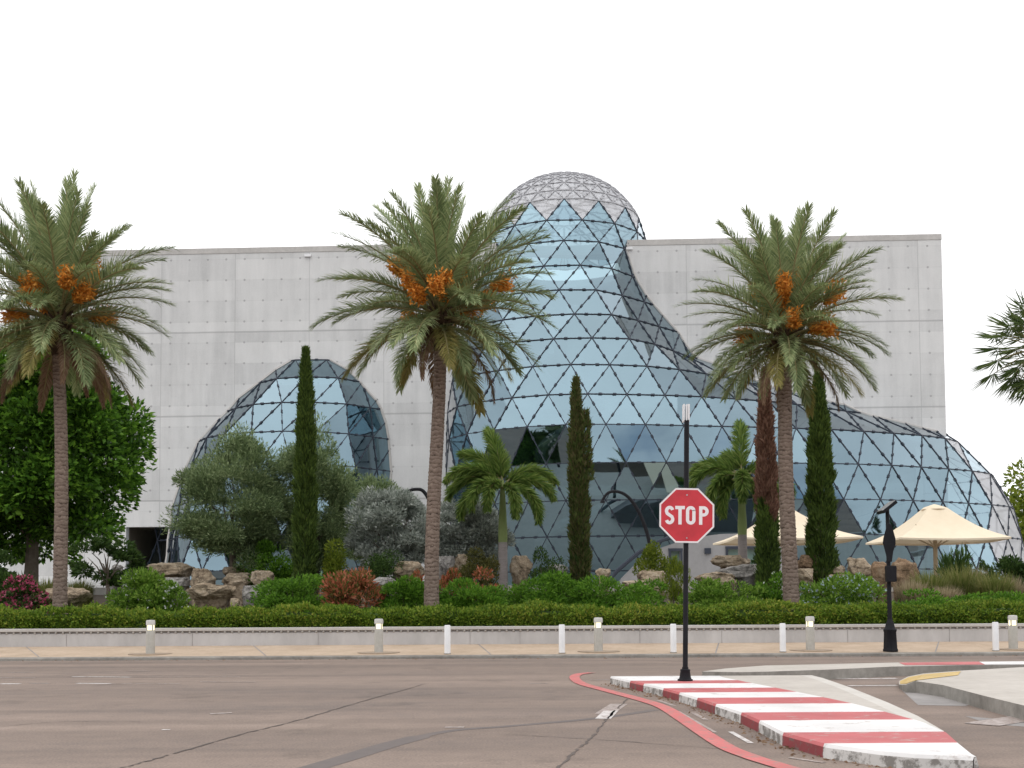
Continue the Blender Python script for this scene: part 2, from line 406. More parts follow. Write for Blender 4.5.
M = {}
M['concrete'] = concrete_mat()
M['glass'] = glass_mat()
M['frit_glare'] = frit_glare_mat()
M['asphalt'] = road_mat()
M['mullion'] = speckle_mat('mullion_metal', c(0.035, 0.042, 0.058), c(0.055, 0.062, 0.08), rough=0.5, spec=0.15)
M['mullion_glare'] = speckle_mat('glare_mullion_metal', c(0.36, 0.36, 0.38), c(0.46, 0.46, 0.48), rough=0.5, spec=0.2)  # crown bars: bleaching by the bright sky put into the colour
M['inner'] = speckle_mat('interior_concrete', c(0.42, 0.41, 0.40), c(0.56, 0.55, 0.53), 2.0)
M['innerdark'] = speckle_mat('interior_dark', c(0.05, 0.055, 0.06), c(0.1, 0.1, 0.1), 2.0)
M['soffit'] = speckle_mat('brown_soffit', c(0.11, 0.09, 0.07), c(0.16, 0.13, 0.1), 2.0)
M['pale_concrete'] = speckle_mat('pale_concrete', c(0.40, 0.385, 0.37), c(0.55, 0.53, 0.51), 5.0, bump=0.2)
M['wall_concrete'] = speckle_mat('weathered_wall_concrete', c(0.36, 0.35, 0.345), c(0.58, 0.565, 0.56), 2.4, bump=0.2, stretch=(1, 1, 0.35))
M['annex'] = speckle_mat('shaded_annex_concrete', c(0.25, 0.245, 0.25), c(0.34, 0.335, 0.34), 3.0)  # darker than the main wall: overhang shade put into the colour
M['sidewalk'] = speckle_mat('tan_paving', c(0.38, 0.285, 0.205), c(0.56, 0.44, 0.335), 9.0, bump=0.1)
M['kerb'] = speckle_mat('kerb_concrete', c(0.16, 0.15, 0.135), c(0.36, 0.34, 0.31), 7.0, bump=0.3)
M['island'] = speckle_mat('island_concrete', c(0.42, 0.385, 0.345), c(0.56, 0.52, 0.475), 8.0, bump=0.1)
M['gutter'] = speckle_mat('gutter_concrete', c(0.22, 0.205, 0.2), c(0.36, 0.34, 0.33), 5.0, bump=0.2)
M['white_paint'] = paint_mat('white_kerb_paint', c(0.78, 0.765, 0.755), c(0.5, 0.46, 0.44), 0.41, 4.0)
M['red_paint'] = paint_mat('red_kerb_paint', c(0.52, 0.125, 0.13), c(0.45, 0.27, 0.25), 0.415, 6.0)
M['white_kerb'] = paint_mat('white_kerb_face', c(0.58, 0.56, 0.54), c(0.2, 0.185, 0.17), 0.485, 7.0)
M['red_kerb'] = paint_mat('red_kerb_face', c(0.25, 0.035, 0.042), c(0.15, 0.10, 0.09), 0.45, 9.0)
M['red_line'] = paint_mat('red_line_paint', c(0.58, 0.155, 0.15), c(0.36, 0.2, 0.175), 0.46, 9.0)
M['white_line'] = paint_mat('worn_white_line', c(0.66, 0.62, 0.6), c(0.33, 0.27, 0.25), 0.47, 12.0)
M['faint_line'] = paint_mat('faded_white_line', c(0.42, 0.36, 0.335), c(0.26, 0.2, 0.175), 0.5, 12.0)
M['yellow_paint'] = paint_mat('yellow_kerb_paint', c(0.60, 0.42, 0.15), c(0.42, 0.36, 0.28), 0.42, 6.0)
M['tar'] = speckle_mat('crack_tar', c(0.08, 0.07, 0.066), c(0.155, 0.125, 0.11), 10.0)
M['seal'] = speckle_mat('sealed_patch', c(0.13, 0.115, 0.112), c(0.175, 0.146, 0.135), 6.0)
M['black_metal'] = speckle_mat('black_paint_metal', c(0.012, 0.012, 0.015), c(0.022, 0.022, 0.025), 20.0, rough=0.5, spec=0.1)
M['post_white'] = speckle_mat('post_white_paint', c(0.72, 0.72, 0.73), c(0.85, 0.85, 0.86), 8.0, rough=0.5)
M['bollard'] = speckle_mat('bollard_concrete', c(0.36, 0.345, 0.31), c(0.5, 0.48, 0.44), 12.0, bump=0.15)
M['sign_red'] = paint_mat('sign_red', c(0.58, 0.035, 0.05), c(0.62, 0.14, 0.13), 0.335, 22.0, 0.45)
M['sign_white'] = speckle_mat('sign_white', c(0.78, 0.74, 0.75), c(0.85, 0.82, 0.83), 10.0, rough=0.45)
M['alu'] = speckle_mat('bare_aluminium', c(0.42, 0.42, 0.43), c(0.55, 0.55, 0.56), 10.0, rough=0.35, metallic=0.8)
M['dark_disc'] = speckle_mat('dark_base_disc', c(0.27, 0.215, 0.165), c(0.4, 0.315, 0.24), 6.0)
M['canvas'] = speckle_mat('cream_canvas', c(0.74, 0.63, 0.47), c(0.82, 0.71, 0.55), 3.0)
M['wood'] = speckle_mat('pale_wood', c(0.42, 0.34, 0.24), c(0.55, 0.45, 0.33), 6.0, stretch=(1, 1, 0.1))
M['soil'] = speckle_mat('mulch_soil', c(0.05, 0.038, 0.028), c(0.12, 0.09, 0.065), 8.0, bump=0.5)
M['panel'] = speckle_mat('solar_panel', c(0.05, 0.055, 0.07), c(0.09, 0.09, 0.1), 12.0, rough=0.2)
M['bark'] = speckle_mat('grey_bark', c(0.10, 0.08, 0.06), c(0.2, 0.165, 0.13), 9.0, bump=0.5)
M['palm_trunk'] = trunk_mat() if True else speckle_mat('palm_trunk', c(0.16, 0.115, 0.085), c(0.40, 0.315, 0.245), 7.0, bump=0.6, detail=8.0, big=0.3)
M['smooth_trunk'] = speckle_mat('smooth_palm_trunk', c(0.22, 0.19, 0.18), c(0.36, 0.32, 0.31), 7.0, bump=0.2, stretch=(1, 1, 3))
M['crownshaft'] = speckle_mat('green_crownshaft', c(0.16, 0.22, 0.07), c(0.28, 0.33, 0.14), 5.0, stretch=(1, 1, 0.3))
M['rachis'] = speckle_mat('frond_rib', c(0.20, 0.19, 0.09), c(0.34, 0.28, 0.14), 5.0)
M['boots'] = speckle_mat('old_leaf_bases', c(0.035, 0.022, 0.014), c(0.12, 0.075, 0.045), 9.0, bump=0.6)
M['dates'] = leaf_mat('orange_dates', [c(0.5, 0.19, 0.03), c(0.72, 0.29, 0.05), c(0.82, 0.42, 0.1)], 0.1)
M['frond'] = leaf_mat('date_frond', [c(0.120, 0.170, 0.079), c(0.248, 0.320, 0.150), c(0.396, 0.455, 0.234), c(0.506, 0.530, 0.282)], 0.25, 0.38)
M['frond_old'] = leaf_mat('yellowing_frond', [c(0.15, 0.16, 0.05), c(0.30, 0.27, 0.09), c(0.42, 0.33, 0.14)], 0.3, 0.5)
M['frond_dead'] = leaf_mat('dead_frond', [c(0.17, 0.10, 0.06), c(0.28, 0.18, 0.115), c(0.36, 0.26, 0.18)], 0.3, 0.7)
M['foxtail'] = leaf_mat('foxtail_frond', [c(0.047, 0.095, 0.024), c(0.115, 0.196, 0.041), c(0.209, 0.304, 0.068), c(0.338, 0.378, 0.115)], 0.40)
M['fanpalm'] = leaf_mat('fan_palm_leaf', [c(0.048, 0.088, 0.024), c(0.096, 0.144, 0.045), c(0.176, 0.208, 0.080)], 0.25)
M['cypress'] = leaf_mat('cypress_leaf', [c(0.03, 0.055, 0.016), c(0.085, 0.135, 0.03), c(0.15, 0.215, 0.045)], 0.15, 0.6)
M['cypress_dead'] = leaf_mat('dry_cypress_leaf', [c(0.13, 0.065, 0.045), c(0.25, 0.135, 0.095), c(0.36, 0.22, 0.16)], 0.15, 0.7)
M['cypress_mixed'] = leaf_mat('browning_cypress_leaf', [c(0.04, 0.075, 0.02), c(0.09, 0.13, 0.035), c(0.15, 0.12, 0.06), c(0.12, 0.185, 0.04)], 0.15, 0.6)
M['ficus'] = leaf_mat('glossy_dark_leaf', [c(0.025, 0.056, 0.009), c(0.049, 0.121, 0.016), c(0.116, 0.256, 0.028), c(0.248, 0.451, 0.054)], 0.40, 0.35, 0.6)
M['olive'] = leaf_mat('olive_leaf', [c(0.069, 0.108, 0.053), c(0.152, 0.216, 0.094), c(0.253, 0.329, 0.153), c(0.366, 0.430, 0.233)], 0.30)
M['silver'] = leaf_mat('silver_leaf', [c(0.172, 0.201, 0.172), c(0.345, 0.380, 0.333), c(0.598, 0.621, 0.575)], 0.25)
M['hedge'] = leaf_mat('hedge_leaf', [c(0.047, 0.092, 0.013), c(0.113, 0.198, 0.022), c(0.211, 0.304, 0.037), c(0.330, 0.330, 0.060)], 0.35, 0.5, 0.5)
M['bush'] = leaf_mat('mid_green_leaf', [c(0.047, 0.116, 0.015), c(0.110, 0.241, 0.025), c(0.212, 0.386, 0.044)], 0.40)
M['bright'] = leaf_mat('bright_green_leaf', [c(0.065, 0.143, 0.019), c(0.163, 0.293, 0.039), c(0.312, 0.455, 0.085)], 0.40)
M['dark'] = leaf_mat('dark_green_leaf', [c(0.025, 0.053, 0.015), c(0.056, 0.106, 0.025), c(0.106, 0.169, 0.043)], 0.30)
M['yellowish'] = leaf_mat('yellow_green_leaf', [c(0.081, 0.128, 0.016), c(0.176, 0.230, 0.027), c(0.297, 0.338, 0.047)], 0.40)
M['brownish'] = leaf_mat('bronze_green_leaf', [c(0.063, 0.070, 0.021), c(0.119, 0.119, 0.034), c(0.168, 0.147, 0.056)], 0.35)
M['redleaf'] = leaf_mat('red_leaf', [c(0.09, 0.15, 0.03), c(0.13, 0.14, 0.04), c(0.38, 0.12, 0.06), c(0.55, 0.19, 0.11), c(0.6, 0.3, 0.18)], 0.35)
M['pink'] = leaf_mat('pink_bract', [c(0.322, 0.046, 0.098), c(0.506, 0.098, 0.184), c(0.632, 0.207, 0.299)], 0.35)
M['whitefl'] = leaf_mat('white_petal', [c(0.620, 0.660, 0.600), c(0.800, 0.800, 0.780)], 0.3)
M['bluefl'] = leaf_mat('pale_blue_petal', [c(0.40, 0.5, 0.6), c(0.6, 0.68, 0.74)], 0.3)
M['grass'] = leaf_mat('grass_blade', [c(0.108, 0.149, 0.034), c(0.216, 0.243, 0.068), c(0.378, 0.324, 0.149)], 0.40)
M['grass_dry'] = leaf_mat('dry_grass_blade', [c(0.260, 0.221, 0.117), c(0.429, 0.351, 0.221), c(0.520, 0.416, 0.312)], 0.40)
M['rock'] = rock_mat('tan_rock', c(0.14, 0.105, 0.072), c(0.42, 0.33, 0.235), c(0.66, 0.57, 0.45))
M['rock_grey'] = rock_mat('grey_rock', c(0.13, 0.122, 0.115), c(0.34, 0.32, 0.30), c(0.56, 0.53, 0.5))
M['rock_red'] = rock_mat('rust_rock', c(0.08, 0.055, 0.038), c(0.30, 0.20, 0.125), c(0.52, 0.41, 0.29))
M['glow'], _t, _p = new_mat('lamp_lens')
_p.inputs['Base Color'].default_value = c(0.9, 0.85, 0.65); _p.inputs['Emission Color'].default_value = c(1.0, 0.9, 0.55); _p.inputs['Emission Strength'].default_value = 1.3
M['cap'] = speckle_mat('lamp_cap', c(0.5, 0.49, 0.47), c(0.62, 0.61, 0.58), 6.0, rough=0.4)

# ------------------------------------------------------------------ ground
Y_KERB, Y_WALL = 24.15, 27.0
def strip_obj(name, x0, x1, prof, mat, seg=1):
    """a sheet swept along X with profile (y, z)"""
    vs_, fs = [], []
    n = len(prof)
    for i in range(seg + 1):
        x = x0 + (x1 - x0) * i / seg
        vs_ += [(x, y, z) for y, z in prof]
    for i in range(seg):
        for k in range(n - 1):
            fs.append((i * n + k, (i + 1) * n + k, (i + 1) * n + k + 1, i * n + k + 1))
    return mesh_obj(name, vs_, fs, mat)
XL, XR = -260.0, 260.0
road = mesh_obj('road', [(-900, -900, 0), (900, -900, 0), (900, 1500, 0), (-900, 1500, 0)], [(0, 1, 2, 3)], M['asphalt'])
tag(road, kind='structure')
def walk_z(y): return 0.07 + 0.12 * (y - Y_KERB) / (Y_WALL - Y_KERB)
mb = MB(); mb.prism([(Y_KERB, 0.0), (Y_KERB + 0.16, 0.0), (Y_KERB + 0.16, 0.072), (Y_KERB + 0.02, 0.070), (Y_KERB, 0.05)], 'x', -120, 120)
k_ = mb.build('kerb', M['kerb']); tag(k_, kind='structure')
sw = strip_obj('sidewalk', -120, 120, [(Y_KERB + 0.16, 0.074), (Y_WALL + 0.1, walk_z(Y_WALL + 0.1))], M['sidewalk']); tag(sw, kind='structure')
# joints across the paving
mb = MB()
for px in (38, 265, 490, 715, 935):
    a = at(px, 655, Y_KERB + 0.17); b = at(px - 12 if px < 512 else px + 3, 646, Y_WALL)
    dx = b.x - a.x
    mb.add([(a.x, Y_KERB + 0.18, 0.079), (a.x + 0.03, Y_KERB + 0.18, 0.079), (a.x + dx + 0.03, Y_WALL - 0.02, walk_z(Y_WALL) + 0.004), (a.x + dx, Y_WALL - 0.02, walk_z(Y_WALL) + 0.004)], [(0, 1, 2, 3)])
o = mb.build('paving_joint', M['gutter']); tag(o, kind='structure')
def berm(x, y):
    s = min(max((y - 28.0) / 9.0, 0), 1); s = s * s * (3 - 2 * s)
    return 0.55 + 0.42 * s + 0.75 * min(max((y - 36) / 9, 0), 1) + 0.05 * math.sin(x * 0.9 + y * 0.7) * s
vs_, fs = [], []
ny, nx = 60, 120
for j in range(ny + 1):
    y = 27.32 + (140 - 27.32) * (j / ny) ** 2.2
    for i in range(nx + 1):
        x = -120 + 240 * i / nx
        vs_.append((x, y, berm(x, y)))
for j in range(ny):
    for i in range(nx):
        a = j * (nx + 1) + i
        fs.append((a, a + 1, a + nx + 2, a + nx + 1))
te = mesh_obj('terrace', [(-30, 42.5, 1.78), (60, 42.5, 1.78), (60, 120, 1.78), (-30, 120, 1.78), (-30, 42.5, 1.2), (60, 42.5, 1.2)], [(0, 1, 2, 3), (4, 5, 1, 0)], speckle_mat('terrace_paving', c(0.42, 0.40, 0.37), c(0.55, 0.52, 0.48), 4.0)); tag(te, kind='structure')
gg = mesh_obj('garden_ground', vs_, fs, M['soil'], smooth=True); tag(gg, kind='structure')

# painted lines, cracks and patches on the road: sheets 4 mm up
def ribbon(mb, pts, w, z, m=0):
    vs_ = []
    for i, p in enumerate(pts):
        t = (pts[min(i + 1, len(pts) - 1)] - pts[max(i - 1, 0)]); t.z = 0; t.normalize()
        n = Vector((-t.y, t.x, 0)); ww = w[i] if hasattr(w, '__len__') else w
        vs_ += [Vector((p.x, p.y, z)) + n * ww / 2, Vector((p.x, p.y, z)) - n * ww / 2]
    mb.add(vs_, [(2 * i, 2 * i + 1, 2 * i + 3, 2 * i + 2) for i in range(len(pts) - 1)], m)
def smooth_pts(pts, n=8):
    P = [pts[0]] + list(pts) + [pts[-1]]; o_ = []
    for i in range(1, len(P) - 2):
        for k in range(n):
            t = k / n
            o_.append(0.5 * ((2 * P[i]) + (-P[i - 1] + P[i + 1]) * t + (2 * P[i - 1] - 5 * P[i] + 4 * P[i + 1] - P[i + 2]) * t * t + (-P[i - 1] + 3 * P[i] - 3 * P[i + 1] + P[i + 2]) * t ** 3))
    o_.append(P[-2]); return o_
mb = MB()
redp = smooth_pts([ground(*p) for p in ((592, 673), (579, 674.5), (574.5, 678), (582, 684), (607, 691), (637, 699), (662, 707), (682, 719), (704.5, 734), (727, 748), (749.5, 757), (768, 763), (800, 772), (840, 780))])
ribbon(mb, redp, 0.16, 0.008)
o = mb.build('road_marking', M['red_line']); tag(o, kind='structure')
mb = MB()
for a, b, w in (((730.7, 732), (751, 743.5), .05),
                ):
    ribbon(mb, [ground(*a), ground(*b)], w, 0.004)
ribbon(mb, [ground(603, 719), ground(611, 711)], 0.16, 0.004)
for a, b, w in (((830, 679), (897, 678.5), .16), ((848, 686), (897, 685.5), .12)):
    ribbon(mb, [ground(*a), ground(*b)], w, 0.004)
ribbon(mb, [ground(162, 730), ground(170, 730)], 0.06, 0.004)
for a, b, w in (((72, 676.8), (130, 677.3), .09), ((77, 683.5), (110, 683.8), .14), ((0, 684), (20, 684), .14)):
    ribbon(mb, [ground(*a), ground(*b)], w, 0.004)
o = mb.build('road_marking', M['white_line']); tag(o, kind='structure')
mb = MB()
for a, b, w in (((0, 678), (35, 678), .07), ((130, 677.3), (240, 677), .06), ((110, 683.8), (180, 684), .06), ((200, 682), (256, 682.3), .06),
                ((30, 683.5), (50, 683.5), .1), ((128, 671.2), (150, 671.2), .09), ((210, 714), (232, 713), .12), ((8, 672.5), (34, 672.5), .1), ((445, 727.5), (464, 727.5), .1), ((530, 683.5), (548, 683.5), .06), ((590, 680), (612, 679.5), .07)):
    ribbon(mb, [ground(*a), ground(*b)], w, 0.004)
ribbon(mb, [ground(604, 714), ground(619, 704)], 0.2, 0.002)
ribbon(mb, [ground(981, 725), ground(1040, 716)], 0.35, 0.006)
for a, b, w in (((658, 700.5), (674.5, 706), .05), ((693, 713), (706, 720), .05), ((678, 711.5), (716, 733), .035), ((790, 758), (824, 763), .05)):
    ribbon(mb, [ground(*a), ground(*b)], w, 0.004)
o = mb.build('road_marking', M['faint_line']); tag(o, kind='structure')
mb = MB()
def crack(pts, w):
    P = smooth_pts([ground(*p) for p in pts], 14)
    r_ = random.Random(len(pts) + int(w * 1000)); q = []
    for p in P: q.append(p + Vector((r_.uniform(-.013, .013), r_.uniform(-.013, .013), 0)))
    i0 = 0
    while i0 < len(q) - 2:                  # hairline breaks along its length
        i1 = min(i0 + r_.randint(5, 22), len(q)); ribbon(mb, q[i0:i1], [w * (.25 + 1.1 * r_.random()) for _ in q[i0:i1]], 0.004); i0 = i1 - 1 + (r_.random() < .35)
crack([(628, 699), (610, 716), (592, 737), (575, 752), (558, 769)], 0.026)
crack([(115, 770), (170, 755), (240, 735), (300, 720), (340, 708), (425, 684)], 0.026)
crack([(512, 735), (600, 740), (720, 749)], 0.014)
crack([(0, 727), (60, 722), (140, 722)], 0.014)
o = mb.build('road_crack', M['tar']); tag(o, kind='structure')
mb = MB()
ribbon(mb, smooth_pts([ground(*p) for p in ((300, 772), (350, 757), (400, 742), (450, 731), (512, 726), (600, 718), (655, 710))]), [0.22] * 20 + [0.12] * 60, 0.002)
o = mb.build('road_patch', M['seal']); tag(o, kind='structure')
mb = MB()
mb.add([ground(x, y, 0.002) for x, y in ((899, 687.5), (943, 690), (975, 703), (965, 706), (918, 705))], [(0, 1, 2, 3, 4)])
mb.add([ground(x, y, 0.002) for x, y in ((965, 716), (1030, 722), (1030, 727), (990, 724))], [(0, 1, 2, 3)])
o = mb.build('gutter', M['gutter']); tag(o, kind='structure')

# striped traffic island
IZ = 0.105
Lp = [(611, 676.3), (631, 680.8), (658, 686.6), (678.5, 692), (698.7, 698), (721, 705.5), (743.6, 713), (761.6, 721), (784, 732.5), (828, 744.3), (898, 753.5), (962, 756.3), (974, 756.8)]
Rp = [(823, 678.0), (850.5, 687.5), (888, 702.5), (918, 716), (945.5, 732), (959, 744), (974, 756.0)]
Sp = [(724, 677.5), (793, 691), (825.5, 697.5), (855.5, 704), (888, 712.5), (923, 722), (945, 732)]
SY = [676.6, 680, 683, 687.6, 692, 697.4, 703.7, 712.3, 720.3, 732.5, 743.7]
def yx(poly):
    g = sorted([(ground(x, y, IZ).y, ground(x, y, IZ).x) for x, y in poly])
    return np.array([q[0] for q in g]), np.array([q[1] for q in g])
LY, LX = yx(Lp); RY, RX = yx(Rp); QY, QX = yx(Sp)
ytop = ground(611, 676.3, IZ).y; ybot = ground(974, 756.8, IZ).y
bands = [ground(760, y, IZ).y for y in SY]
cuts = sorted(set([ytop, ybot] + [b for b in bands if ybot < b < ytop] + list(np.linspace(ybot, ytop, 60))))
def band_idx(y):
    return max(0, sum(1 for b in bands if b > y) - 1)          # 0 = rearmost white stripe
mb = MB()      # 0 white 1 red 2 white face 3 red face 4 island concrete 5 kerb
LIP = 0.025
for a, b in zip(cuts[:-1], cuts[1:]):
    i = band_idx((a + b) / 2); red = i % 2 == 1
    def row(y):
        l = float(np.interp(y, LY, LX)); r_ = float(np.interp(y, RY, RX)); s_ = min(float(np.interp(y, QY, QX)), r_) if y > ground(945, 732, IZ).y else r_
        return l, max(s_, l + 0.001), max(r_, l + 0.002)
    l0, s0, r0 = row(a); l1, s1, r1 = row(b)
    mb.add([(l0, a, IZ), (s0, a, IZ), (s1, b, IZ), (l1, b, IZ)], [(0, 1, 2, 3)], 1 if red else 0)
    if r0 - s0 > 0.01 or r1 - s1 > 0.01:
        kb = 0.16
        mb.add([(s0, a, IZ), (max(r0 - kb, s0), a, IZ), (max(r1 - kb, s1), b, IZ), (s1, b, IZ)], [(0, 1, 2, 3)], 4)
        mb.add([(max(r0 - kb, s0), a, IZ), (r0, a, IZ), (r1, b, IZ), (max(r1 - kb, s1), b, IZ)], [(0, 1, 2, 3)], 6)
    # kerb faces: a small rounded lip then the face
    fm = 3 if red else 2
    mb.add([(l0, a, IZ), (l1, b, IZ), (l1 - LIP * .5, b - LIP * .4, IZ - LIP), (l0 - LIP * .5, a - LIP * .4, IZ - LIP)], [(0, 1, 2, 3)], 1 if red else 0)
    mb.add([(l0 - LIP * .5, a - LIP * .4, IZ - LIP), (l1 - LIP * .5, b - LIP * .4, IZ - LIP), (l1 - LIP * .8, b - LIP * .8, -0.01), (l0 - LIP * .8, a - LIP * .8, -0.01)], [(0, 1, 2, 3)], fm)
    mb.add([(r0, a, IZ), (r1, b, IZ), (r1 + 0.02, b, -0.01), (r0 + 0.02, a, -0.01)], [(0, 1, 2, 3)], 5)
lf_, rf_ = float(np.interp(ybot, LY, LX)), float(np.interp(ybot, RY, RX))
mb.add([(lf_, ybot, IZ), (max(rf_, lf_ + .01), ybot, IZ), (max(rf_, lf_ + .01) + .02, ybot - .015, -.01), (lf_ - .015, ybot - .02, -.01)], [(0, 1, 2, 3)], 2)
lb = float(np.interp(ytop, LY, LX)); rb = float(np.interp(ytop, RY, RX))
mb.add([(lb, ytop, IZ), (rb, ytop, IZ), (rb, ytop + .02, -0.01), (lb, ytop + .02, -0.01)], [(0, 1, 2, 3)], 5)
M['island_edge'] = speckle_mat('island_edge_concrete', c(0.5, 0.47, 0.43), c(0.63, 0.6, 0.56), 8.0)
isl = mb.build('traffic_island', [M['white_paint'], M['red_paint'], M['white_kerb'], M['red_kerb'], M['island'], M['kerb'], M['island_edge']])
tag(isl, kind='structure')
# the island at the right edge, with a yellow nose
def slab(name, outline, zfun, mats, fm=None):
    pts = [ground(x, y, z) for x, y, z in outline]
    n = len(pts)
    bm = bmesh.new()
    top = [bm.verts.new(p) for p in pts]; bot = [bm.verts.new((p.x * 1.0, p.y, -0.02)) for p in pts]
    f = bm.faces.new(top)
    for i in range(n):
        g = bm.faces.new((top[i], bot[i], bot[(i + 1) % n], top[(i + 1) % n])); g.material_index = 1
    bmesh.ops.recalc_face_normals(bm, faces=bm.faces)
    bmesh.ops.triangulate(bm, faces=[f])
    me = bpy.data.meshes.new(name); bm.to_mesh(me); bm.free()
    for m_ in mats: me.materials.append(m_)
    o = bpy.data.objects.new(name, me); COL.objects.link(o)
    return o
ol = [(899, 684.5, .05), (905.5, 684.8, .10), (915.5, 681, .15), (943, 685, .15), (983, 695.5, .15), (1024, 705.5, .15), (1130, 732, .15), (1250, 715, .15), (1024, 667, .15), (963, 670.5, .15), (923, 673.5, .13), (908, 676.5, .09), (899, 681, .05)]
o = slab('traffic_island', ol, None, [M['island'], M['kerb']]); tag(o, kind='structure')
mb = MB()
yl = [(900, 684, .056), (906, 683.6, .108), (916, 680.2, .156), (958, 675, .156), (961, 671.2, .156), (924, 674.1, .137), (909, 677.0, .096), (900, 681, .057)]
mb.add([ground(*p) for p in yl], [(0, 1, 6, 7), (1, 2, 5, 6), (2, 3, 4, 5)])
o = mb.build('road_marking', M['yellow_paint']); tag(o, kind='structure')
# the far median
ol = [(702, 671.5, .06), (740, 672.2, .12), (770, 671.5, .15), (830, 669.5, .15), (893, 666.5, .15), (960, 665.2, .15), (1024, 664.8, .15), (1300, 663, .15), (1300, 659.6, .15), (1024, 661.2, .15), (896, 662.5, .15), (765, 665.5, .15), (725, 668.5, .1)]
o = slab('traffic_island', ol, None, [M['island'], M['kerb']]); tag(o, kind='structure')
mb = MB()
for x0, x1, k in ((905, 985, 0), (985, 1075, 1), (1075, 1150, 0)):
    mb.add([ground(x, y, .155) for x, y in ((x0, 665.0 - (x0 - 905) * .006), (x1, 665.0 - (x1 - 905) * .006), (x1 - 6, 662.4 - (x1 - 905) * .0105), (x0 - 6, 662.6 - (x0 - 905) * .0105))], [(0, 1, 2, 3)], k)
o = mb.build('road_marking', [M['red_paint'], M['white_paint']]); tag(o, kind='structure')

# ------------------------------------------------------------------ museum
A_ROT = R(2.6)
corner = at(948, 500, 62.0)
GZ = 1.7                                          # ground at the building
bld = empty('museum_building', (corner.x, 62.0, 0), -A_ROT)
tag(bld, 'pale concrete box museum with bulging triangulated glass dome spilling down its front', 'museum')
BM = Matrix.Translation(bld.location) @ Matrix.Rotation(-A_ROT, 4, 'Z')
BI = BM.inverted()
def wall_pt(px, py):
    """point on the front wall plane in building coordinates"""
    o_ = BI @ Vector((0, 0, CAM_Z)); d = BI.to_3x3() @ ray(px, py); t = -o_.y / d.y
    p = o_ + d * t
    return p.x, p.z
Z_TOP = wall_pt(940, 234)[1]
X_L = wall_pt(8, 300)[0]

def pchip(xs, ys, x):
    xs = np.asarray(xs, float); ys = np.asarray(ys, float)
    h = np.diff(xs); d = np.diff(ys) / h
    m_ = np.zeros_like(ys); m_[0] = d[0]; m_[-1] = d[-1]
    for i in range(1, len(xs) - 1):
        if d[i - 1] * d[i] > 0:
            w1 = 2 * h[i] + h[i - 1]; w2 = h[i] + 2 * h[i - 1]
            m_[i] = (w1 + w2) / (w1 / d[i - 1] + w2 / d[i])
    i = int(np.clip(np.searchsorted(xs, x) - 1, 0, len(h) - 1)); t = (x - xs[i]) / h[i]
    t = min(max(t, 0), 1)
    return ((2 * t ** 3 - 3 * t ** 2 + 1) * ys[i] + (t ** 3 - 2 * t ** 2 + t) * h[i] * m_[i] + (-2 * t ** 3 + 3 * t ** 2) * ys[i + 1] + (t ** 3 - t ** 2) * h[i] * m_[i + 1])
def spline2(ctrl, n=24):
    P = [ctrl[0] * 2 - ctrl[1]] + ctrl + [ctrl[-1] * 2 - ctrl[-2]]
    o_ = []
    for i in range(1, len(P) - 2):
        p0, p1, p2, p3 = P[i - 1], P[i], P[i + 1], P[i + 2]
        t0 = 0; t1 = t0 + (p1 - p0).length ** .5; t2 = t1 + (p2 - p1).length ** .5; t3 = t2 + (p3 - p2).length ** .5
        for k in range(n):
            t = t1 + (t2 - t1) * k / n
            a1 = p0 * ((t1 - t) / (t1 - t0)) + p1 * ((t - t0) / (t1 - t0))
            a2 = p1 * ((t2 - t) / (t2 - t1)) + p2 * ((t - t1) / (t2 - t1))
            a3 = p2 * ((t3 - t) / (t3 - t2)) + p3 * ((t - t2) / (t3 - t2))
            b1 = a1 * ((t2 - t) / (t2 - t0)) + a2 * ((t - t0) / (t2 - t0))
            b2 = a2 * ((t3 - t) / (t3 - t1)) + a3 * ((t - t1) / (t3 - t1))
            o_.append(b1 * ((t2 - t) / (t2 - t1)) + b2 * ((t - t1) / (t2 - t1)))
    o_.append(P[-2]); return o_
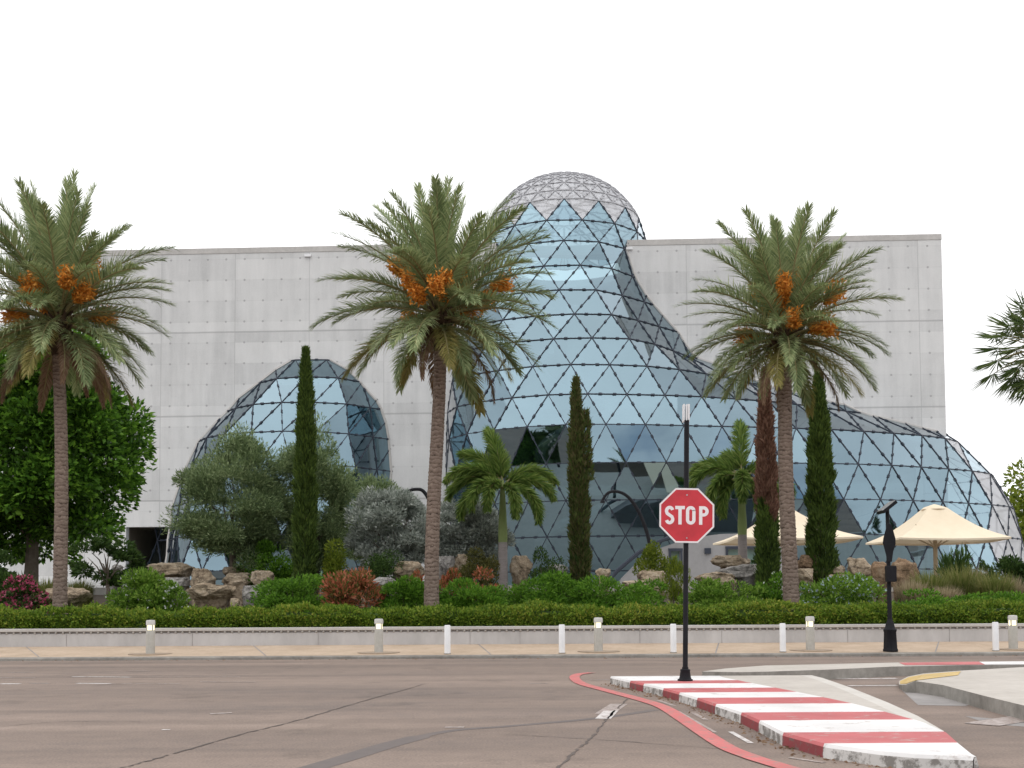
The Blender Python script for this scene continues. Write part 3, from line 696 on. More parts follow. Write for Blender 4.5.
class Skin:
    """triangulated glass skin: rows at equal steps up the front, nodes at equal steps along each row"""
    def __init__(s, table, fcol, dome=None, step=1.9, edge=1.95, phase=0.0, fix=None, zstart=None):
        s.table = table; s.zs = [r[0] for r in table]; s.fcol = fcol; s.dome = dome
        s.step, s.edge, s.phase = step, edge, phase
        zmax = (dome[2] + dome[3]) if dome else s.zs[-1]
        # arc length up the front column
        Z = np.linspace(s.zs[0] if zstart is None else zstart, zmax - 1e-3, 900)
        P = np.array([(s.front(z)[1], z) for z in Z])
        arc = np.concatenate([[0], np.cumsum(np.hypot(*np.diff(P, axis=0).T))])
        n = int(round(arc[-1] / step)); q = np.linspace(0, arc[-1], n + 1)
        if fix is not None:          # one row exactly at the belt where the skin starts to lean outwards
            af = float(np.interp(fix, Z, arc)); n0 = int(round(af / step)); n1 = int(round((arc[-1] - af) / step))
            ad = float(np.interp(20.6, Z, arc)); n1 = int(round((ad - af) / step)); n2 = int(round((arc[-1] - ad) / (step * .68)))
            q = np.concatenate([np.linspace(0, af, n0 + 1), np.linspace(af, ad, n1 + 1)[1:], np.linspace(ad, arc[-1], n2 + 1)[1:]])
        s.rows = list(np.interp(q, arc, Z))
    def ctrl(s, z):
        return [Vector((pchip(s.zs, [r[1][k][0] for r in s.table], z), pchip(s.zs, [r[1][k][1] for r in s.table], z))) for k in range(len(s.table[0][1]))]
    def front(s, z):
        if s.dome and z > s.dome[2]:
            cx, cy, cz, r = s.dome
            return (cx, cy - math.sqrt(max(r * r - (z - cz) ** 2, 0)))
        p = s.ctrl(z)[s.fcol]; return (p.x, p.y)
    def ring(s, z):
        """polyline, index of the anchor on it"""
        if s.dome and z > s.dome[2]:
            cx, cy, cz, r = s.dome; rr = math.sqrt(max(r * r - (z - cz) ** 2, 1e-6)); n = 120
            return [Vector((cx - rr * math.sin(2 * math.pi * (i / n) + 0), cy + rr * math.cos(2 * math.pi * i / n))) for i in range(n + 1)], n // 2
        return spline2(s.ctrl(z)), s.fcol * 24
    def build(s, parent, gname, label):
        verts, index = [], []; jit = random.Random(4)
        for i, z in enumerate(s.rows):
            pl, a = s.ring(z)
            arc = [0.0]
            for p, q in zip(pl[:-1], pl[1:]): arc.append(arc[-1] + (q - p).length)
            a0 = arc[a]; row = {}
            off = s.phase + (0.5 if i % 2 else 0.0)
            full = s.dome and z > s.dome[2]
            jmin = math.floor((0 - a0) / s.edge - off); jmax = math.ceil((arc[-1] - a0) / s.edge - off)
            xs = [p.x for p in pl]; ys = [p.y for p in pl]
            for j in range(jmin, jmax + 1):
                t = a0 + (j + off) * s.edge
                t = min(max(t, 0), arc[-1])
                row[j] = len(verts); verts.append(Vector((float(np.interp(t, arc, xs)), float(np.interp(t, arc, ys)) + jit.uniform(-.05, .05), z)))
            index.append((row, jmin, jmax, full))
        tris = []
        for i in range(len(s.rows) - 1):
            (lo, l0, l1, lf), (up, u0, u1, uf) = index[i], index[i + 1]
            def L(j): return lo[min(max(j, l0), l1)]
            def U(j): return up[min(max(j, u0), u1)]
            if lf and uf: j0, j1 = min(l0, u0) - 1, max(l1, u1) + 1
            else: j0, j1 = max(l0, u0), min(l1, u1) - 1
            for j in range(j0, j1 + 1):
                if i % 2 == 0: tt = [(L(j), L(j + 1), U(j)), (U(j), L(j + 1), U(j + 1))]
                else: tt = [(L(j), U(j + 1), U(j)), (L(j), L(j + 1), U(j + 1))]
                for t in tt:
                    if len(set(t)) == 3 and (verts[t[1]] - verts[t[0]]).cross(verts[t[2]] - verts[t[0]]).length > 0.02: tris.append(t)
        # drop what lies deep inside the building
        def keep(t):
            ps = [verts[k] for k in t]
            return any(p.y < 0.9 or p.z > Z_TOP - 0.3 or p.x > -0.3 for p in ps)
        tris = [t for t in tris if keep(t)]
        def frit_glare(t):
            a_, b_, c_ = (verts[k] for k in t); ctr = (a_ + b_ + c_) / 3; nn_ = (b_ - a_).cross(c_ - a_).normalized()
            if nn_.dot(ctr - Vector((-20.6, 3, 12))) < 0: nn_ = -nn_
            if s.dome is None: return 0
            return 1 if (ctr.z > 22.6 or (ctr.x < -24.5 and nn_.x < -.72 and ctr.y > -3.2 and ctr.z < 13) or (ctr.x > .0 and nn_.x > .58)) else 0  # right rim panes whitened to paint in the grazing reflection
        fm_ = [frit_glare(t) for t in tris]; skip = []
        if s.dome:
            dc = Vector(s.dome[:3]); top_ = [t for t, q in zip(tris, fm_) if q and min(verts[k].z for k in t) > 21.0]; use = {}
            for t in top_:
                for a_, b_ in ((0, 1), (1, 2), (2, 0)): e_ = tuple(sorted((t[a_], t[b_]))); use[e_] = use.get(e_, 0) + 1
            mid = {}
            for e_, q in use.items():
                m_ = (verts[e_[0]] + verts[e_[1]]) / 2
                if q == 2 and (m_ - dc).length > 3.5: m_ = dc + (m_ - dc).normalized() * ((verts[e_[0]] - dc).length + (verts[e_[1]] - dc).length) / 2
                else: skip.append(m_.copy())
                mid[e_] = len(verts); verts.append(m_)
            rest = [(t, q) for t, q in zip(tris, fm_) if t not in set(top_)]
            tris = [t for t, q in rest]; fm_ = [q for t, q in rest]
            for a_, b_, c_ in top_:
                ab, bc, ca = (mid[tuple(sorted(p_))] for p_ in ((a_, b_), (b_, c_), (c_, a_)))
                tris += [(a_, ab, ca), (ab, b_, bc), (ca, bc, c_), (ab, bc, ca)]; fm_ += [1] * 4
        g = mesh_obj(gname, verts, tris, [M['glass'], M['frit_glare']], parent, fmat=fm_)
        trim = [MB(), MB()]; xm_ = sum(v.x for v in verts) / len(verts) if not s.dome else -20.6
        for t in tris:
            hit = []
            for a_, b_ in ((0, 1), (1, 2), (2, 0)):
                p_, q_ = verts[t[a_]], verts[t[b_]]
                if (p_.y > -.03) != (q_.y > -.03): hit.append(p_.lerp(q_, (-.03 - p_.y) / (q_.y - p_.y)))
            if len(hit) == 2 and max(h.x for h in hit) < -0.25 and max(h.z for h in hit) < Z_TOP and (hit[0] - hit[1]).length > .03:
                d_ = (hit[1] - hit[0]).normalized() * .03; trim[int(hit[0].x > xm_)].tube([hit[0] - d_, hit[1] + d_], .085, 5)
        for k_ in trim: k_.build('edge_trim', M['pale_concrete'], g)
        if label: g['label'] = label
        bm = bmesh.new(); bm.from_mesh(g.data)
        bmesh.ops.delete(bm, geom=[v for v in bm.verts if not v.link_faces], context='VERTS')
        bmesh.ops.remove_doubles(bm, verts=bm.verts, dist=1e-4)
        bmesh.ops.recalc_face_normals(bm, faces=bm.faces)
        mull, fine = MB(), MB()
        cen = Vector((sum(v.x for v in verts) / len(verts), 3.0, 9.0))
        edges = []
        for e in bm.edges:
            n = sum((f.normal for f in e.link_faces), Vector()).normalized()
            if n.dot(e.verts[0].co - cen) < 0: n = -n
            edges.append((e.verts[0].co.copy(), e.verts[1].co.copy(), n))
        bm.to_mesh(g.data); bm.free()
        for a, b, n in edges:
            if (a - b).length < 0.15 or any((a - k_).length < 1e-3 or (b - k_).length < 1e-3 for k_ in skip) and min(a.z, b.z) > 21 and (a - b).length < 1.25: continue
            t = (b - a).normalized(); u = t.cross(n).normalized()
            rot = Matrix((t, u, n)).transposed()
            mu_ = fine if (min(a.z, b.z) > 22.3 and s.dome) else mull
            mu_.box((a + b) / 2 + n * 0.01, ((b - a).length, 0.038, 0.055), 0, rot)
            for k in (0.32, 0.68):
                mu_.box(a.lerp(b, k) + n * 0.03, (0.18, 0.088, 0.07), 0, rot)
        mull.build('glazing_bars', M['mullion'], g)
        if fine.v: fine.build('crown_bars', M['mullion_glare'], g)
        return g
def V2(*a): return a
T_MAIN = [
 (1.0,  [(-24.5, 4), (-26.4, 0), (-25.9, -2.2), (-21.6, -4.3), (-12.6, -4.7), (-3.8, -5.0), (5.0, 1.5), (0.0, 9)]),
 (4.5,  [(-24.5, 4), (-26.7, 0), (-26.3, -3.0), (-21.6, -6.0), (-12.6, -6.2), (-3.8, -5.35), (4.4, 1.2), (0.0, 9)]),
 (6.8,  [(-24.5, 4), (-26.9, 0), (-26.5, -3.5), (-21.6, -6.95), (-12.7, -6.95), (-4.0, -5.2), (3.55, 1.0), (0.0, 9)]),
 (8.2,  [(-24.5, 4), (-26.9, 0), (-26.5, -3.7), (-21.6, -7.35), (-12.9, -7.0), (-4.3, -4.8), (2.5, 0.7), (0.0, 8)]),
 (9.7,  [(-24.5, 4), (-26.9, 0), (-26.5, -3.8), (-21.6, -7.55), (-13.2, -6.55), (-5.2, -4.1), (0.7, 0.2), (0.2, 7)]),
 (10.3, [(-24.5, 4), (-26.9, 0), (-26.5, -3.7), (-21.5, -7.35), (-13.6, -6.2), (-6.2, -3.6), (-1.0, 0.05), (-0.35, 5)]),
 (11.0, [(-24.8, 4), (-26.9, 0), (-26.4, -3.6), (-21.5, -7.0), (-14.3, -6.0), (-8.6, -3.7), (-3.4, 0), (-0.4, 2.6)]),
 (12.0, [(-25, 4), (-26.9, 0), (-26.3, -3.5), (-21.4, -6.6), (-15.2, -5.8), (-11.0, -3.4), (-6.8, 0), (-1.4, 2.2)]),
 (13.2, [(-25.2, 4), (-26.8, 0), (-26.1, -3.3), (-21.3, -6.0), (-16.5, -5.4), (-13.4, -3.0), (-10.6, 0), (-5.2, 2.0)]),
 (14.6, [(-25.5, 4), (-26.6, 0), (-25.8, -2.9), (-21.2, -5.2), (-17.3, -4.85), (-15.4, -2.6), (-13.6, 0), (-9, 2.2)]),
 (16.0, [(-25.8, 4), (-26.3, 0), (-25.2, -2.5), (-21.1, -4.3), (-18.0, -3.95), (-16.3, -2.2), (-14.5, 0), (-11.5, 2.6)]),
 (18.5, [(-25.9, 4), (-25.8, 0), (-24.2, -1.9), (-20.8, -2.9), (-18.5, -2.55), (-17.6, -1.3), (-16.3, 0.1), (-14.7, 2.8)]),
 (21.2, [(-25.25, 3.1), (-24.4, 0.42), (-23.0, -0.88), (-20.6, -1.55), (-18.5, -1.05), (-17.8, -0.45), (-17.2, 0.2), (-15.95, 3.1)]),
]
main = Skin(T_MAIN, 3, dome=(-20.6, 3.1, 21.1, 4.8), step=1.88, edge=1.95, fix=9.7)
main.build(bld, 'glass_dome', 'tall glass dome with flowing foot')
def wx(px, z):
    py = H / 2 + SHIFT * W
    # invert: find x on wall at this height
    lo, hi = 100.0, 700.0
    for _ in range(40):
        md = (lo + hi) / 2
        if wall_pt(px, md)[1] > z: lo = md
        else: hi = md
    return wall_pt(px, lo)[0]
T_LEFT = []
for z, pl, pr, d in ((1.0, 158, 390, 4.1), (5.2, 166, 392, 4.3), (7.7, 176, 393, 4.1), (10.1, 193, 391, 3.5), (12.2, 233, 379, 2.5), (13.4, 256, 363, 1.7), (14.2, 274, 347, 0.9), (14.65, 287, 334, 0.3)):
    xl, xr = wx(pl, z), wx(pr, z); w = xr - xl
    T_LEFT.append((z, [(xl - 2.2, 1.9), (xl + .01 * w, .12), (xl + .17 * w, -.66 * d), (xl + .53 * w, -d), (xl + .85 * w, -.62 * d), (xr - .01 * w, .12), (xr + 2.2, 1.9)]))
left = Skin(T_LEFT, 3, step=1.75, edge=1.75, phase=0.5)
left.build(bld, 'glass_dome', 'low rounded glass bubble on the left of the facade')

# front wall with openings behind the glass
def cross(table, z):
    sk = Skin.__new__(Skin); sk.table = table; sk.zs = [r[0] for r in table]
    pl = spline2(sk.ctrl(z)); xs = [a.x + (b.x - a.x) * (-a.y) / (b.y - a.y) for a, b in zip(pl[:-1], pl[1:]) if (a.y > 0) != (b.y > 0)]
    return min(xs), max(xs)
holeM_l, holeM_r = [], []
for z in np.linspace(2.2, 20.8, 26):
    a, b = cross(T_MAIN, z); ins = 0.7
    holeM_l.append((a + ins, z)); holeM_r.append((min(b - ins - (1.4 if 9.5 < z < 14.5 else 0), -1.2), z))
# roof notch
holeM_l.append((-23.5, Z_TOP)); holeM_r.append((-17.8, Z_TOP))
hl, hr = [], []
for z in np.linspace(2.2, 13.3, 14):
    a, b = cross(T_LEFT, z); hl.append((a + .7, z)); hr.append((b - .7, z))
holeL = hl + hr[::-1]
rec = [wall_pt(126, 527), wall_pt(163, 527)]
rx0, rx1, rz = rec[0][0], hl[0][0] - 0.25, rec[0][1]
outer = [(X_L, GZ - .5), (rx0, GZ - .5), (rx0, rz), (rx1, rz), (rx1, GZ - .5), (0, GZ - .5), (0, Z_TOP)] + list(reversed(holeM_r)) + holeM_l + [(X_L, Z_TOP)]
def plate(name, outer, holes, y0, y1, mat, parent):
    pts = [Vector(p) for p in outer]; faces = [list(range(len(outer)))]; edges = []
    loops = [outer] + holes; k = 0; co = []
    for lp in loops:
        n = len(lp); co += [Vector(p) for p in lp]; edges += [(k + i, k + (i + 1) % n) for i in range(n)]; k += n
    vo, eo, fo, *_ = delaunay_2d_cdt(co, edges, [], 0, 1e-5)
    def inside(p, lp):
        r_ = False; n = len(lp)
        for i in range(n):
            (x1, y1), (x2, y2) = lp[i], lp[(i + 1) % n]
            if (y1 > p[1]) != (y2 > p[1]) and p[0] < (x2 - x1) * (p[1] - y1) / (y2 - y1) + x1: r_ = not r_
        return r_
    tri = []
    for f in fo:
        cx = sum(vo[i][0] for i in f) / len(f); cz = sum(vo[i][1] for i in f) / len(f)
        if inside((cx, cz), outer) and not any(inside((cx, cz), h) for h in holes): tri.append(f)
    bm = bmesh.new(); vv = [bm.verts.new((p[0], y0, p[1])) for p in vo]
    fs = [bm.faces.new([vv[i] for i in f]) for f in tri]
    r_ = bmesh.ops.extrude_face_region(bm, geom=fs)
    bmesh.ops.translate(bm, verts=[g for g in r_['geom'] if isinstance(g, bmesh.types.BMVert)], vec=(0, y1 - y0, 0))
    bmesh.ops.delete(bm, geom=[v for v in bm.verts if not v.link_faces], context='VERTS')
    bmesh.ops.recalc_face_normals(bm, faces=bm.faces)
    me = bpy.data.meshes.new(name); bm.to_mesh(me); bm.free(); me.materials.append(mat)
    o = bpy.data.objects.new(name, me); COL.objects.link(o); o.parent = parent
    return o
plate('concrete_wall', outer, [holeL], 0.0, 0.45, M['concrete'], bld)
DEPTH = 34.0
mb = MB()
mb.box((-0.225, 0.46 + DEPTH / 2, (Z_TOP + 10) / 2), (0.45, DEPTH, Z_TOP - 10))
mb.box((-0.225, 2 + DEPTH / 2, 5.5), (0.45, DEPTH - 4, 9))
mb.box((X_L + .225, .46 + DEPTH / 2, Z_TOP / 2 + .5), (.45, DEPTH, Z_TOP - 1))
mb.box((X_L / 2, .46 + DEPTH + .23, Z_TOP / 2 + .5), (-X_L, .45, Z_TOP - 1))
mb.build('side_wall', M['concrete'], bld)
# roof with a round opening under the dome
cx, cy, rr = -20.6, 3.1, 4.4
ring = [(cx + rr * math.cos(2 * math.pi * i / 40), cy + rr * math.sin(2 * math.pi * i / 40)) for i in range(40)]
ro = plate('roof', [(X_L + .46, .46), (-.46, .46), (-.46, DEPTH), (X_L + .46, DEPTH)], [[p for p in ring if p[1] > .5] + [(cx + 3.4, .9), (cx - 3.4, .9)][::-1]], 0, 0.4, M['inner'], bld)
ro.rotation_euler = (R(90), 0, 0); ro.location = (0, 0, Z_TOP - .5)
for v in ro.data.vertices: v.co = Vector((v.co.x, v.co.z, v.co.y))
ro.rotation_euler = (0, 0, 0)
# parapet coping, 3 mm proud, split by the dome
mb = MB()
for x0, x1 in ((X_L - .02, -23.9), (-17.25, .02)):
    mb.box(((x0 + x1) / 2, .22, Z_TOP - .155), (x1 - x0, .5, .33))
mb.build('parapet', M['pale_concrete'], bld, bevel=.02)
for px, py in ((308, 256), (629, 249)):
    x, z = wall_pt(px, py); mb = MB(); mb.box((x, -.07, z), (.36, .13, .13)); mb.build('scupper', M['post_white'], bld, bevel=.01)
# low domed roof unit seen over the parapet
x, z = wall_pt(702, 236)
mb = MB(); mb.lathe([(-.5, 1.2), (-.1, 1.2), (.1, 1.1), (.25, .8), (.34, .4), (.36, .05)], 20, c=(x + .3, 3.4, Z_TOP - .05)); mb.build('roof_vent', M['inner'], bld, smooth=True)
# interior: floors set back behind the glass, back wall, stair drum
mb = MB()
mb.box((X_L / 2, 17, GZ - .1), (-X_L - 1, 33, .3))
mb.box((-13.2, -3.0, GZ - .1), (27, 6.0, .3))
mb.box((X_L / 2, 17, 7.6), (-X_L - 1, 26, .6)); mb.box((X_L / 2, 18.5, 13.2), (-X_L - 1, 23, .6))
mb.build('interior_floor', M['inner'], bld)
mb = MB(); mb.box((X_L / 2, 18.0, 11), (-X_L - 2, .3, 19)); mb.box((-29.0, 9.0, 11), (.3, 17, 19)); mb.build('interior_wall', M['inner'], bld)
# lower tier of dark structure inside the foot of the glass
mb = MB()
pts = []
for k in range(60):
    w = k * .28; pts.append((-20 + 2.2 * math.cos(w), 6 + 2.2 * math.sin(w), GZ + .2 + k * .24))
mb.tube(pts, .35, 8); mb.tube([(-20, 6, GZ), (-20, 6, 19)], .5, 12)
mb.build('spiral_stair', M['inner'], bld, smooth=True)
# recessed loading bay between wall and bubble
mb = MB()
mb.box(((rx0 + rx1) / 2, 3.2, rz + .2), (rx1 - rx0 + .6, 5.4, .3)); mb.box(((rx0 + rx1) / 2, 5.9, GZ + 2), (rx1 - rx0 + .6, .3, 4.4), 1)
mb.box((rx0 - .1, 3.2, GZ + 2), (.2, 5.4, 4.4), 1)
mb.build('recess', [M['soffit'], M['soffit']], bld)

# low annex wall in front of the foot of the glass
YA = 52.6
an = empty('annex_wall', (at(700, 590, YA).x, YA, GZ - .2))
tag(an, 'low grey concrete annex wall with slanted end at the foot of the glass', 'annex')
def ax(px, py):
    p = at(px, py, YA); return p.x - an.location.x, p.z - an.location.z
poly = [ax(604, 606), ax(622, 578), ax(640, 560), ax(660, 548), ax(690, 538), ax(720, 534), ax(792, 532), ax(792, 606)]
holes = [[ax(671, 551), ax(680, 551), ax(680, 572), ax(671, 572)], [ax(728, 549), ax(757, 549), ax(757, 566), ax(728, 566)]]
plate('wall', poly, holes, 0, .4, M['annex'], an)
mb = MB()
for h in holes:
    xs = [p[0] for p in h]; zs = [p[1] for p in h]
    mb.box(((xs[0] + xs[1]) / 2, .25, (zs[0] + zs[2]) / 2), (xs[1] - xs[0], .03, zs[0] - zs[2]))
mb.build('window', speckle_mat('annex_glass', c(.16, .24, .22), c(.22, .3, .27), rough=.08), an)
mb = MB()
for h in holes:
    xs = [p[0] for p in h]; zs = [p[1] for p in h]
    mb.box(((xs[0] + xs[1]) / 2, -.02, zs[0] + .06), (xs[1] - xs[0] + .24, .1, .12)); mb.box((xs[0] - .06, -.02, (zs[0] + zs[2]) / 2), (.1, .1, zs[0] - zs[2])); mb.box((xs[1] + .06, -.02, (zs[0] + zs[2]) / 2), (.1, .1, zs[0] - zs[2]))
mb.build('window_frame', M['mullion'], an)
x, z = ax(707.5, 551); mb = MB(); mb.box((x, -.06, z), (.28, .12, .26)); mb.build('vent', M['mullion'], an)
# slanted glazed strip running up the annex edge
mb = MB(); es = [ax(600, 590), ax(618, 570), ax(638, 553), ax(660, 541), ax(700, 528)]
mb.tube([(x, -.1, z) for x, z in es], .09, 6); mb.build('edge_beam', M['mullion'], an)

# ------------------------------------------------------------------ low wall with bead course, posts, bollards
lw = empty('retaining_wall', (0, Y_WALL, walk_z(Y_WALL) - .02))
tag(lw, 'long low pale concrete garden wall with beaded edge along the sidewalk', 'wall')
zt = at(512, 626.3, Y_WALL).z - lw.location.z
mb = MB(); mb.prism([(0.03, 0), (0.33, 0), (0.33, zt - .12), (0.03, zt - .12)], 'x', -110, 110); mb.build('wall', M['wall_concrete'], lw)
mb = MB(); mb.prism([(-.01, zt - .07), (0.36, zt - .07), (0.36, zt), (-.01, zt)], 'x', -110, 110); mb.build('coping', M['pale_concrete'], lw, bevel=.01)
mb = MB(); mb.prism([(0.05, zt - .12), (0.32, zt - .12), (0.32, zt - .07), (0.05, zt - .07)], 'x', -110, 110); mb.build('bead_groove', M['gutter'], lw)
nb = 330
bv, bf = [], []
octv = np.array([(1, 0, 0), (-1, 0, 0), (0, 1, 0), (0, -1, 0), (0, 0, 1), (0, 0, -1)]) * .037
octf = np.array([(0, 2, 4), (2, 1, 4), (1, 3, 4), (3, 0, 4), (2, 0, 5), (1, 2, 5), (3, 1, 5), (0, 3, 5)])
xs = np.arange(-14.0, 14.0, .165)
bv = np.concatenate([octv + np.array((x, .025, zt - .095)) for x in xs]); bf = np.concatenate([octf + 6 * i for i in range(len(xs))])
mesh_obj('bead_course', bv, bf, M['pale_concrete'], lw)
mb = MB()
for px in (66, 192, 318, 470, 520, 640, 722, 848, 950):
    p = at(px, 640, Y_WALL); mb.box((p.x, .027, zt / 2 - .06), (.006, .012, zt - .14))
mb.build('wall_joint', M['gutter'], lw)

PW = {}
def white_post():
    r_ = empty('white_post'); mb = MB(); h = .61
    mb.lathe([(0, .066), (h - .02, .066), (h, .055)], 14); mb.build('post', M['post_white'], r_, smooth=True)
    mb = MB(); mb.lathe([(0, .075), (.012, .075), (.02, .06)], 14); mb.build('base_ring', M['kerb'], r_, smooth=True)
    return r_
def copy_tree(o, parent=None):
    c_ = o.copy(); COL.objects.link(c_)
    if parent: c_.parent = parent
    for ch in [x for x in bpy.data.objects if x.parent == o]: copy_tree(ch, c_)
    return c_
proto = white_post()
wl = ['second palm trunk', None]
post_labels = ['leftmost slim white post, on sidewalk just right of the middle palm trunk', 'slim white post on sidewalk, first one left of the striped island tip',
               'slim white post directly beside the stop sign pole', 'slim white post near the foot of the right tall palm, left of a concrete bollard', 'rightmost slim white post beside the last concrete bollard']
for i, px in enumerate((447.5, 562, 673.5, 783, 996)):
    o = proto if i == 0 else copy_tree(proto)
    y = 24.5; o.location = (at(px, 654, y).x, y, walk_z(y))
    tag(o, post_labels[i], 'post', 'slim white posts along the kerb')
def bollard():
    r_ = empty('bollard_light'); mb = MB()
    mb.lathe([(0, .095), (.5, .095), (.51, .09)], 18); mb.build('post', M['bollard'], r_, smooth=True)
    mb = MB(); mb.lathe([(.51, .078), (.62, .078)], 18); mb.build('lamp_lens', M['glow'], r_, smooth=True)
    mb = MB()
    for k in range(4):
        w = math.pi / 4 + k * math.pi / 2; mb.box((.085 * math.cos(w), .085 * math.sin(w), .57), (.022, .022, .125))
    mb.build('lamp_cage', M['bollard'], r_)
    mb = MB(); mb.lathe([(.62, .097), (.70, .097), (.725, .085), (.73, .02)], 18); mb.build('lamp_cap', M['cap'], r_, smooth=True)
    mb = MB(); mb.lathe([(-.03, .46), (.006, .46)], 24); mb.build('base_disc', M['dark_disc'], r_, smooth=True); return r_  # thin disc round the foot, darker than the paving
proto = bollard()
bl = ['leftmost concrete bollard light, alone below the rocks and left palm', 'concrete bollard light below the red leaved shrub, left of the middle palm', 'concrete bollard light in the middle, between two white posts left of the stop sign',
      'concrete bollard light right of the stop sign, below the right tall palm', 'rightmost concrete bollard light at the edge of view beside a white post']
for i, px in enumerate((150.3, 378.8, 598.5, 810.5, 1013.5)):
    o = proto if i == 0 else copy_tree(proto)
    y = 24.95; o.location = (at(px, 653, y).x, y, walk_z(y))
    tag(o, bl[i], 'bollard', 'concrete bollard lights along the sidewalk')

# ------------------------------------------------------------------ stop sign
YS = 15.3
sb = ground(685.2, 680.8, IZ); YS = sb.y
ss = empty('stop_sign', (sb.x, sb.y, IZ)); ss.rotation_euler = (0, R(1.1), 0); tag(ss, 'red octagonal stop sign on black post at the tip of the striped island', 'stop sign')
def sz(py): return at(685, py, YS).z - IZ
pr = 2.55 * pm(YS)
mb = MB(); mb.lathe([(0.1, pr * 1.12), (.12, pr), (sz(420), pr)], 16); mb.build('pole', M['black_metal'], ss, smooth=True)
mb = MB(); mb.lathe([(0, .105), (.02, .105), (.03, .085), (.05, .078), (.13, .066), (.14, .07), (.155, .066), (.16, .045), (.19, .042)], 12); mb.build('pole_base', M['black_metal'], ss, smooth=True)
zc = sz(515.8); ap = 27.2 * pm(YS)
def octa(r, y, zz=zc, n=8):
    R_ = r / math.cos(math.pi / 8)
    return [(R_ * math.cos(math.pi / 8 + k * math.pi / 4), zz + R_ * math.sin(math.pi / 8 + k * math.pi / 4)) for k in range(8)]
fr = -pr - .02
face = empty('sign_face') if False else None
mb = MB(); mb.prism(octa(ap * 1.012, 0), 'y', fr, fr - .004); plate_o = mb.build('sign_panel', M['alu'], ss)
def ring_prism(mb, r0, r1, y0, y1, m=0):
    a, b = octa(r0, 0), octa(r1, 0)
    for k in range(8):
        j = (k + 1) % 8; mb.prism([a[k], b[k], b[j], a[j]], 'y', y0, y1, m)
mb = MB(); mb.prism(octa(ap * .945, 0), 'y', fr - .0042, fr - .0062); mb.build('red_field', M['sign_red'], plate_o)
mb = MB(); ring_prism(mb, ap * 1.0, ap * .945, fr - .0042, fr - .0066); mb.build('white_border', M['sign_white'], plate_o)
# letters drawn as outlines: highway style
def stroke_poly(mb, pts, w, y0, y1):
    n = len(pts); L_, R2 = [], []
    for i, p in enumerate(pts):
        a = Vector(pts[max(i - 1, 0)]); b = Vector(pts[min(i + 1, n - 1)]); t = (b - a).normalized(); nn = Vector((-t.y, t.x)) * w / 2
        L_.append(Vector(p) + nn); R2.append(Vector(p) - nn)
    for i in range(n - 1):
        mb.prism([L_[i], L_[i + 1], R2[i + 1], R2[i]], 'y', y0, y1)
mb = MB(); Lh = 18.6 * pm(YS); lwid = 9.6 * pm(YS); st = 3.3 * pm(YS)
zb = zc - 9.1 * pm(YS); y0, y1 = fr - .0064, fr - .0082
def arc_pts(cx_, cz_, rx, rz, a0, a1, n=14): return [(cx_ + rx * math.cos(R(a0 + (a1 - a0) * k / n)), cz_ + rz * math.sin(R(a0 + (a1 - a0) * k / n))) for k in range(n + 1)]
def letter(ch, x0):
    h, w, s_ = Lh, lwid, st
    if ch == 'S':
        rx, q = (w - s_) / 2, (h - s_) / 4
        cxx = x0 + w / 2
        top = arc_pts(cxx, zb + h - s_ / 2 - q, rx, q, 20, 180); low = arc_pts(cxx, zb + s_ / 2 + q, rx, q, 0, -160)
        mid = [(cxx - rx * .75, zb + h / 2 + q * .42), (cxx, zb + h / 2), (cxx + rx * .75, zb + h / 2 - q * .42)]
        stroke_poly(mb, top + mid + low, s_, y0, y1)
    elif ch == 'T':
        mb.prism([(x0, zb + h - s_), (x0 + w, zb + h - s_), (x0 + w, zb + h), (x0, zb + h)], 'y', y0, y1)
        mb.prism([(x0 + w / 2 - s_ / 2, zb), (x0 + w / 2 + s_ / 2, zb), (x0 + w / 2 + s_ / 2, zb + h - s_), (x0 + w / 2 - s_ / 2, zb + h - s_)], 'y', y0, y1)
    elif ch == 'O':
        rx = (w - s_) / 2; cxx = x0 + w / 2
        P_ = arc_pts(cxx, zb + h - s_ / 2 - rx, rx, rx, 0, 180) + arc_pts(cxx, zb + s_ / 2 + rx, rx, rx, 180, 360)
        P_ = P_ + [P_[0], P_[1]]; stroke_poly(mb, P_, s_, y0, y1)
    elif ch == 'P':
        mb.prism([(x0, zb), (x0 + s_, zb), (x0 + s_, zb + h), (x0, zb + h)], 'y', y0, y1)
        rz_ = (h * .56 - s_) / 2; zcc = zb + h - s_ / 2 - rz_
        stroke_poly(mb, [(x0 + s_, zb + h - s_ / 2), (x0 + w - rz_ - s_ / 2, zb + h - s_ / 2)] + arc_pts(x0 + w - rz_ - s_ / 2, zcc, rz_, rz_, 80, -80) + [(x0 + w - rz_ - s_ / 2, zcc - rz_), (x0 + s_, zcc - rz_)], s_, y0, y1)
for ch, dx in zip('STOP', (-22.0, -11.6, -.9, 12.2)): letter(ch, dx * pm(YS))
mb.build('lettering', M['sign_white'], plate_o)
mb = MB()
for dz in (20.5, -22.5): mb.tube([(0, fr - .006, zc + dz * pm(YS)), (0, fr - .016, zc + dz * pm(YS))], .011, 8)
mb.build('bolt', M['alu'], plate_o)
# street name blades seen edge-on at the top
mb = MB(); zt0, zt1 = sz(421.5), sz(404)
mb.box((-.037, .05, (zt0 + zt1) / 2), (.018, .12, zt1 - zt0)); mb.box((.026, .05, (zt0 + zt1) / 2), (.03, .12, zt1 - zt0)); mb.box((-.008, 0.0, (zt0 + zt1) / 2), (.012, .1, zt1 - zt0 - .02))
mb.build('edge_on_blade', M['post_white'], ss)

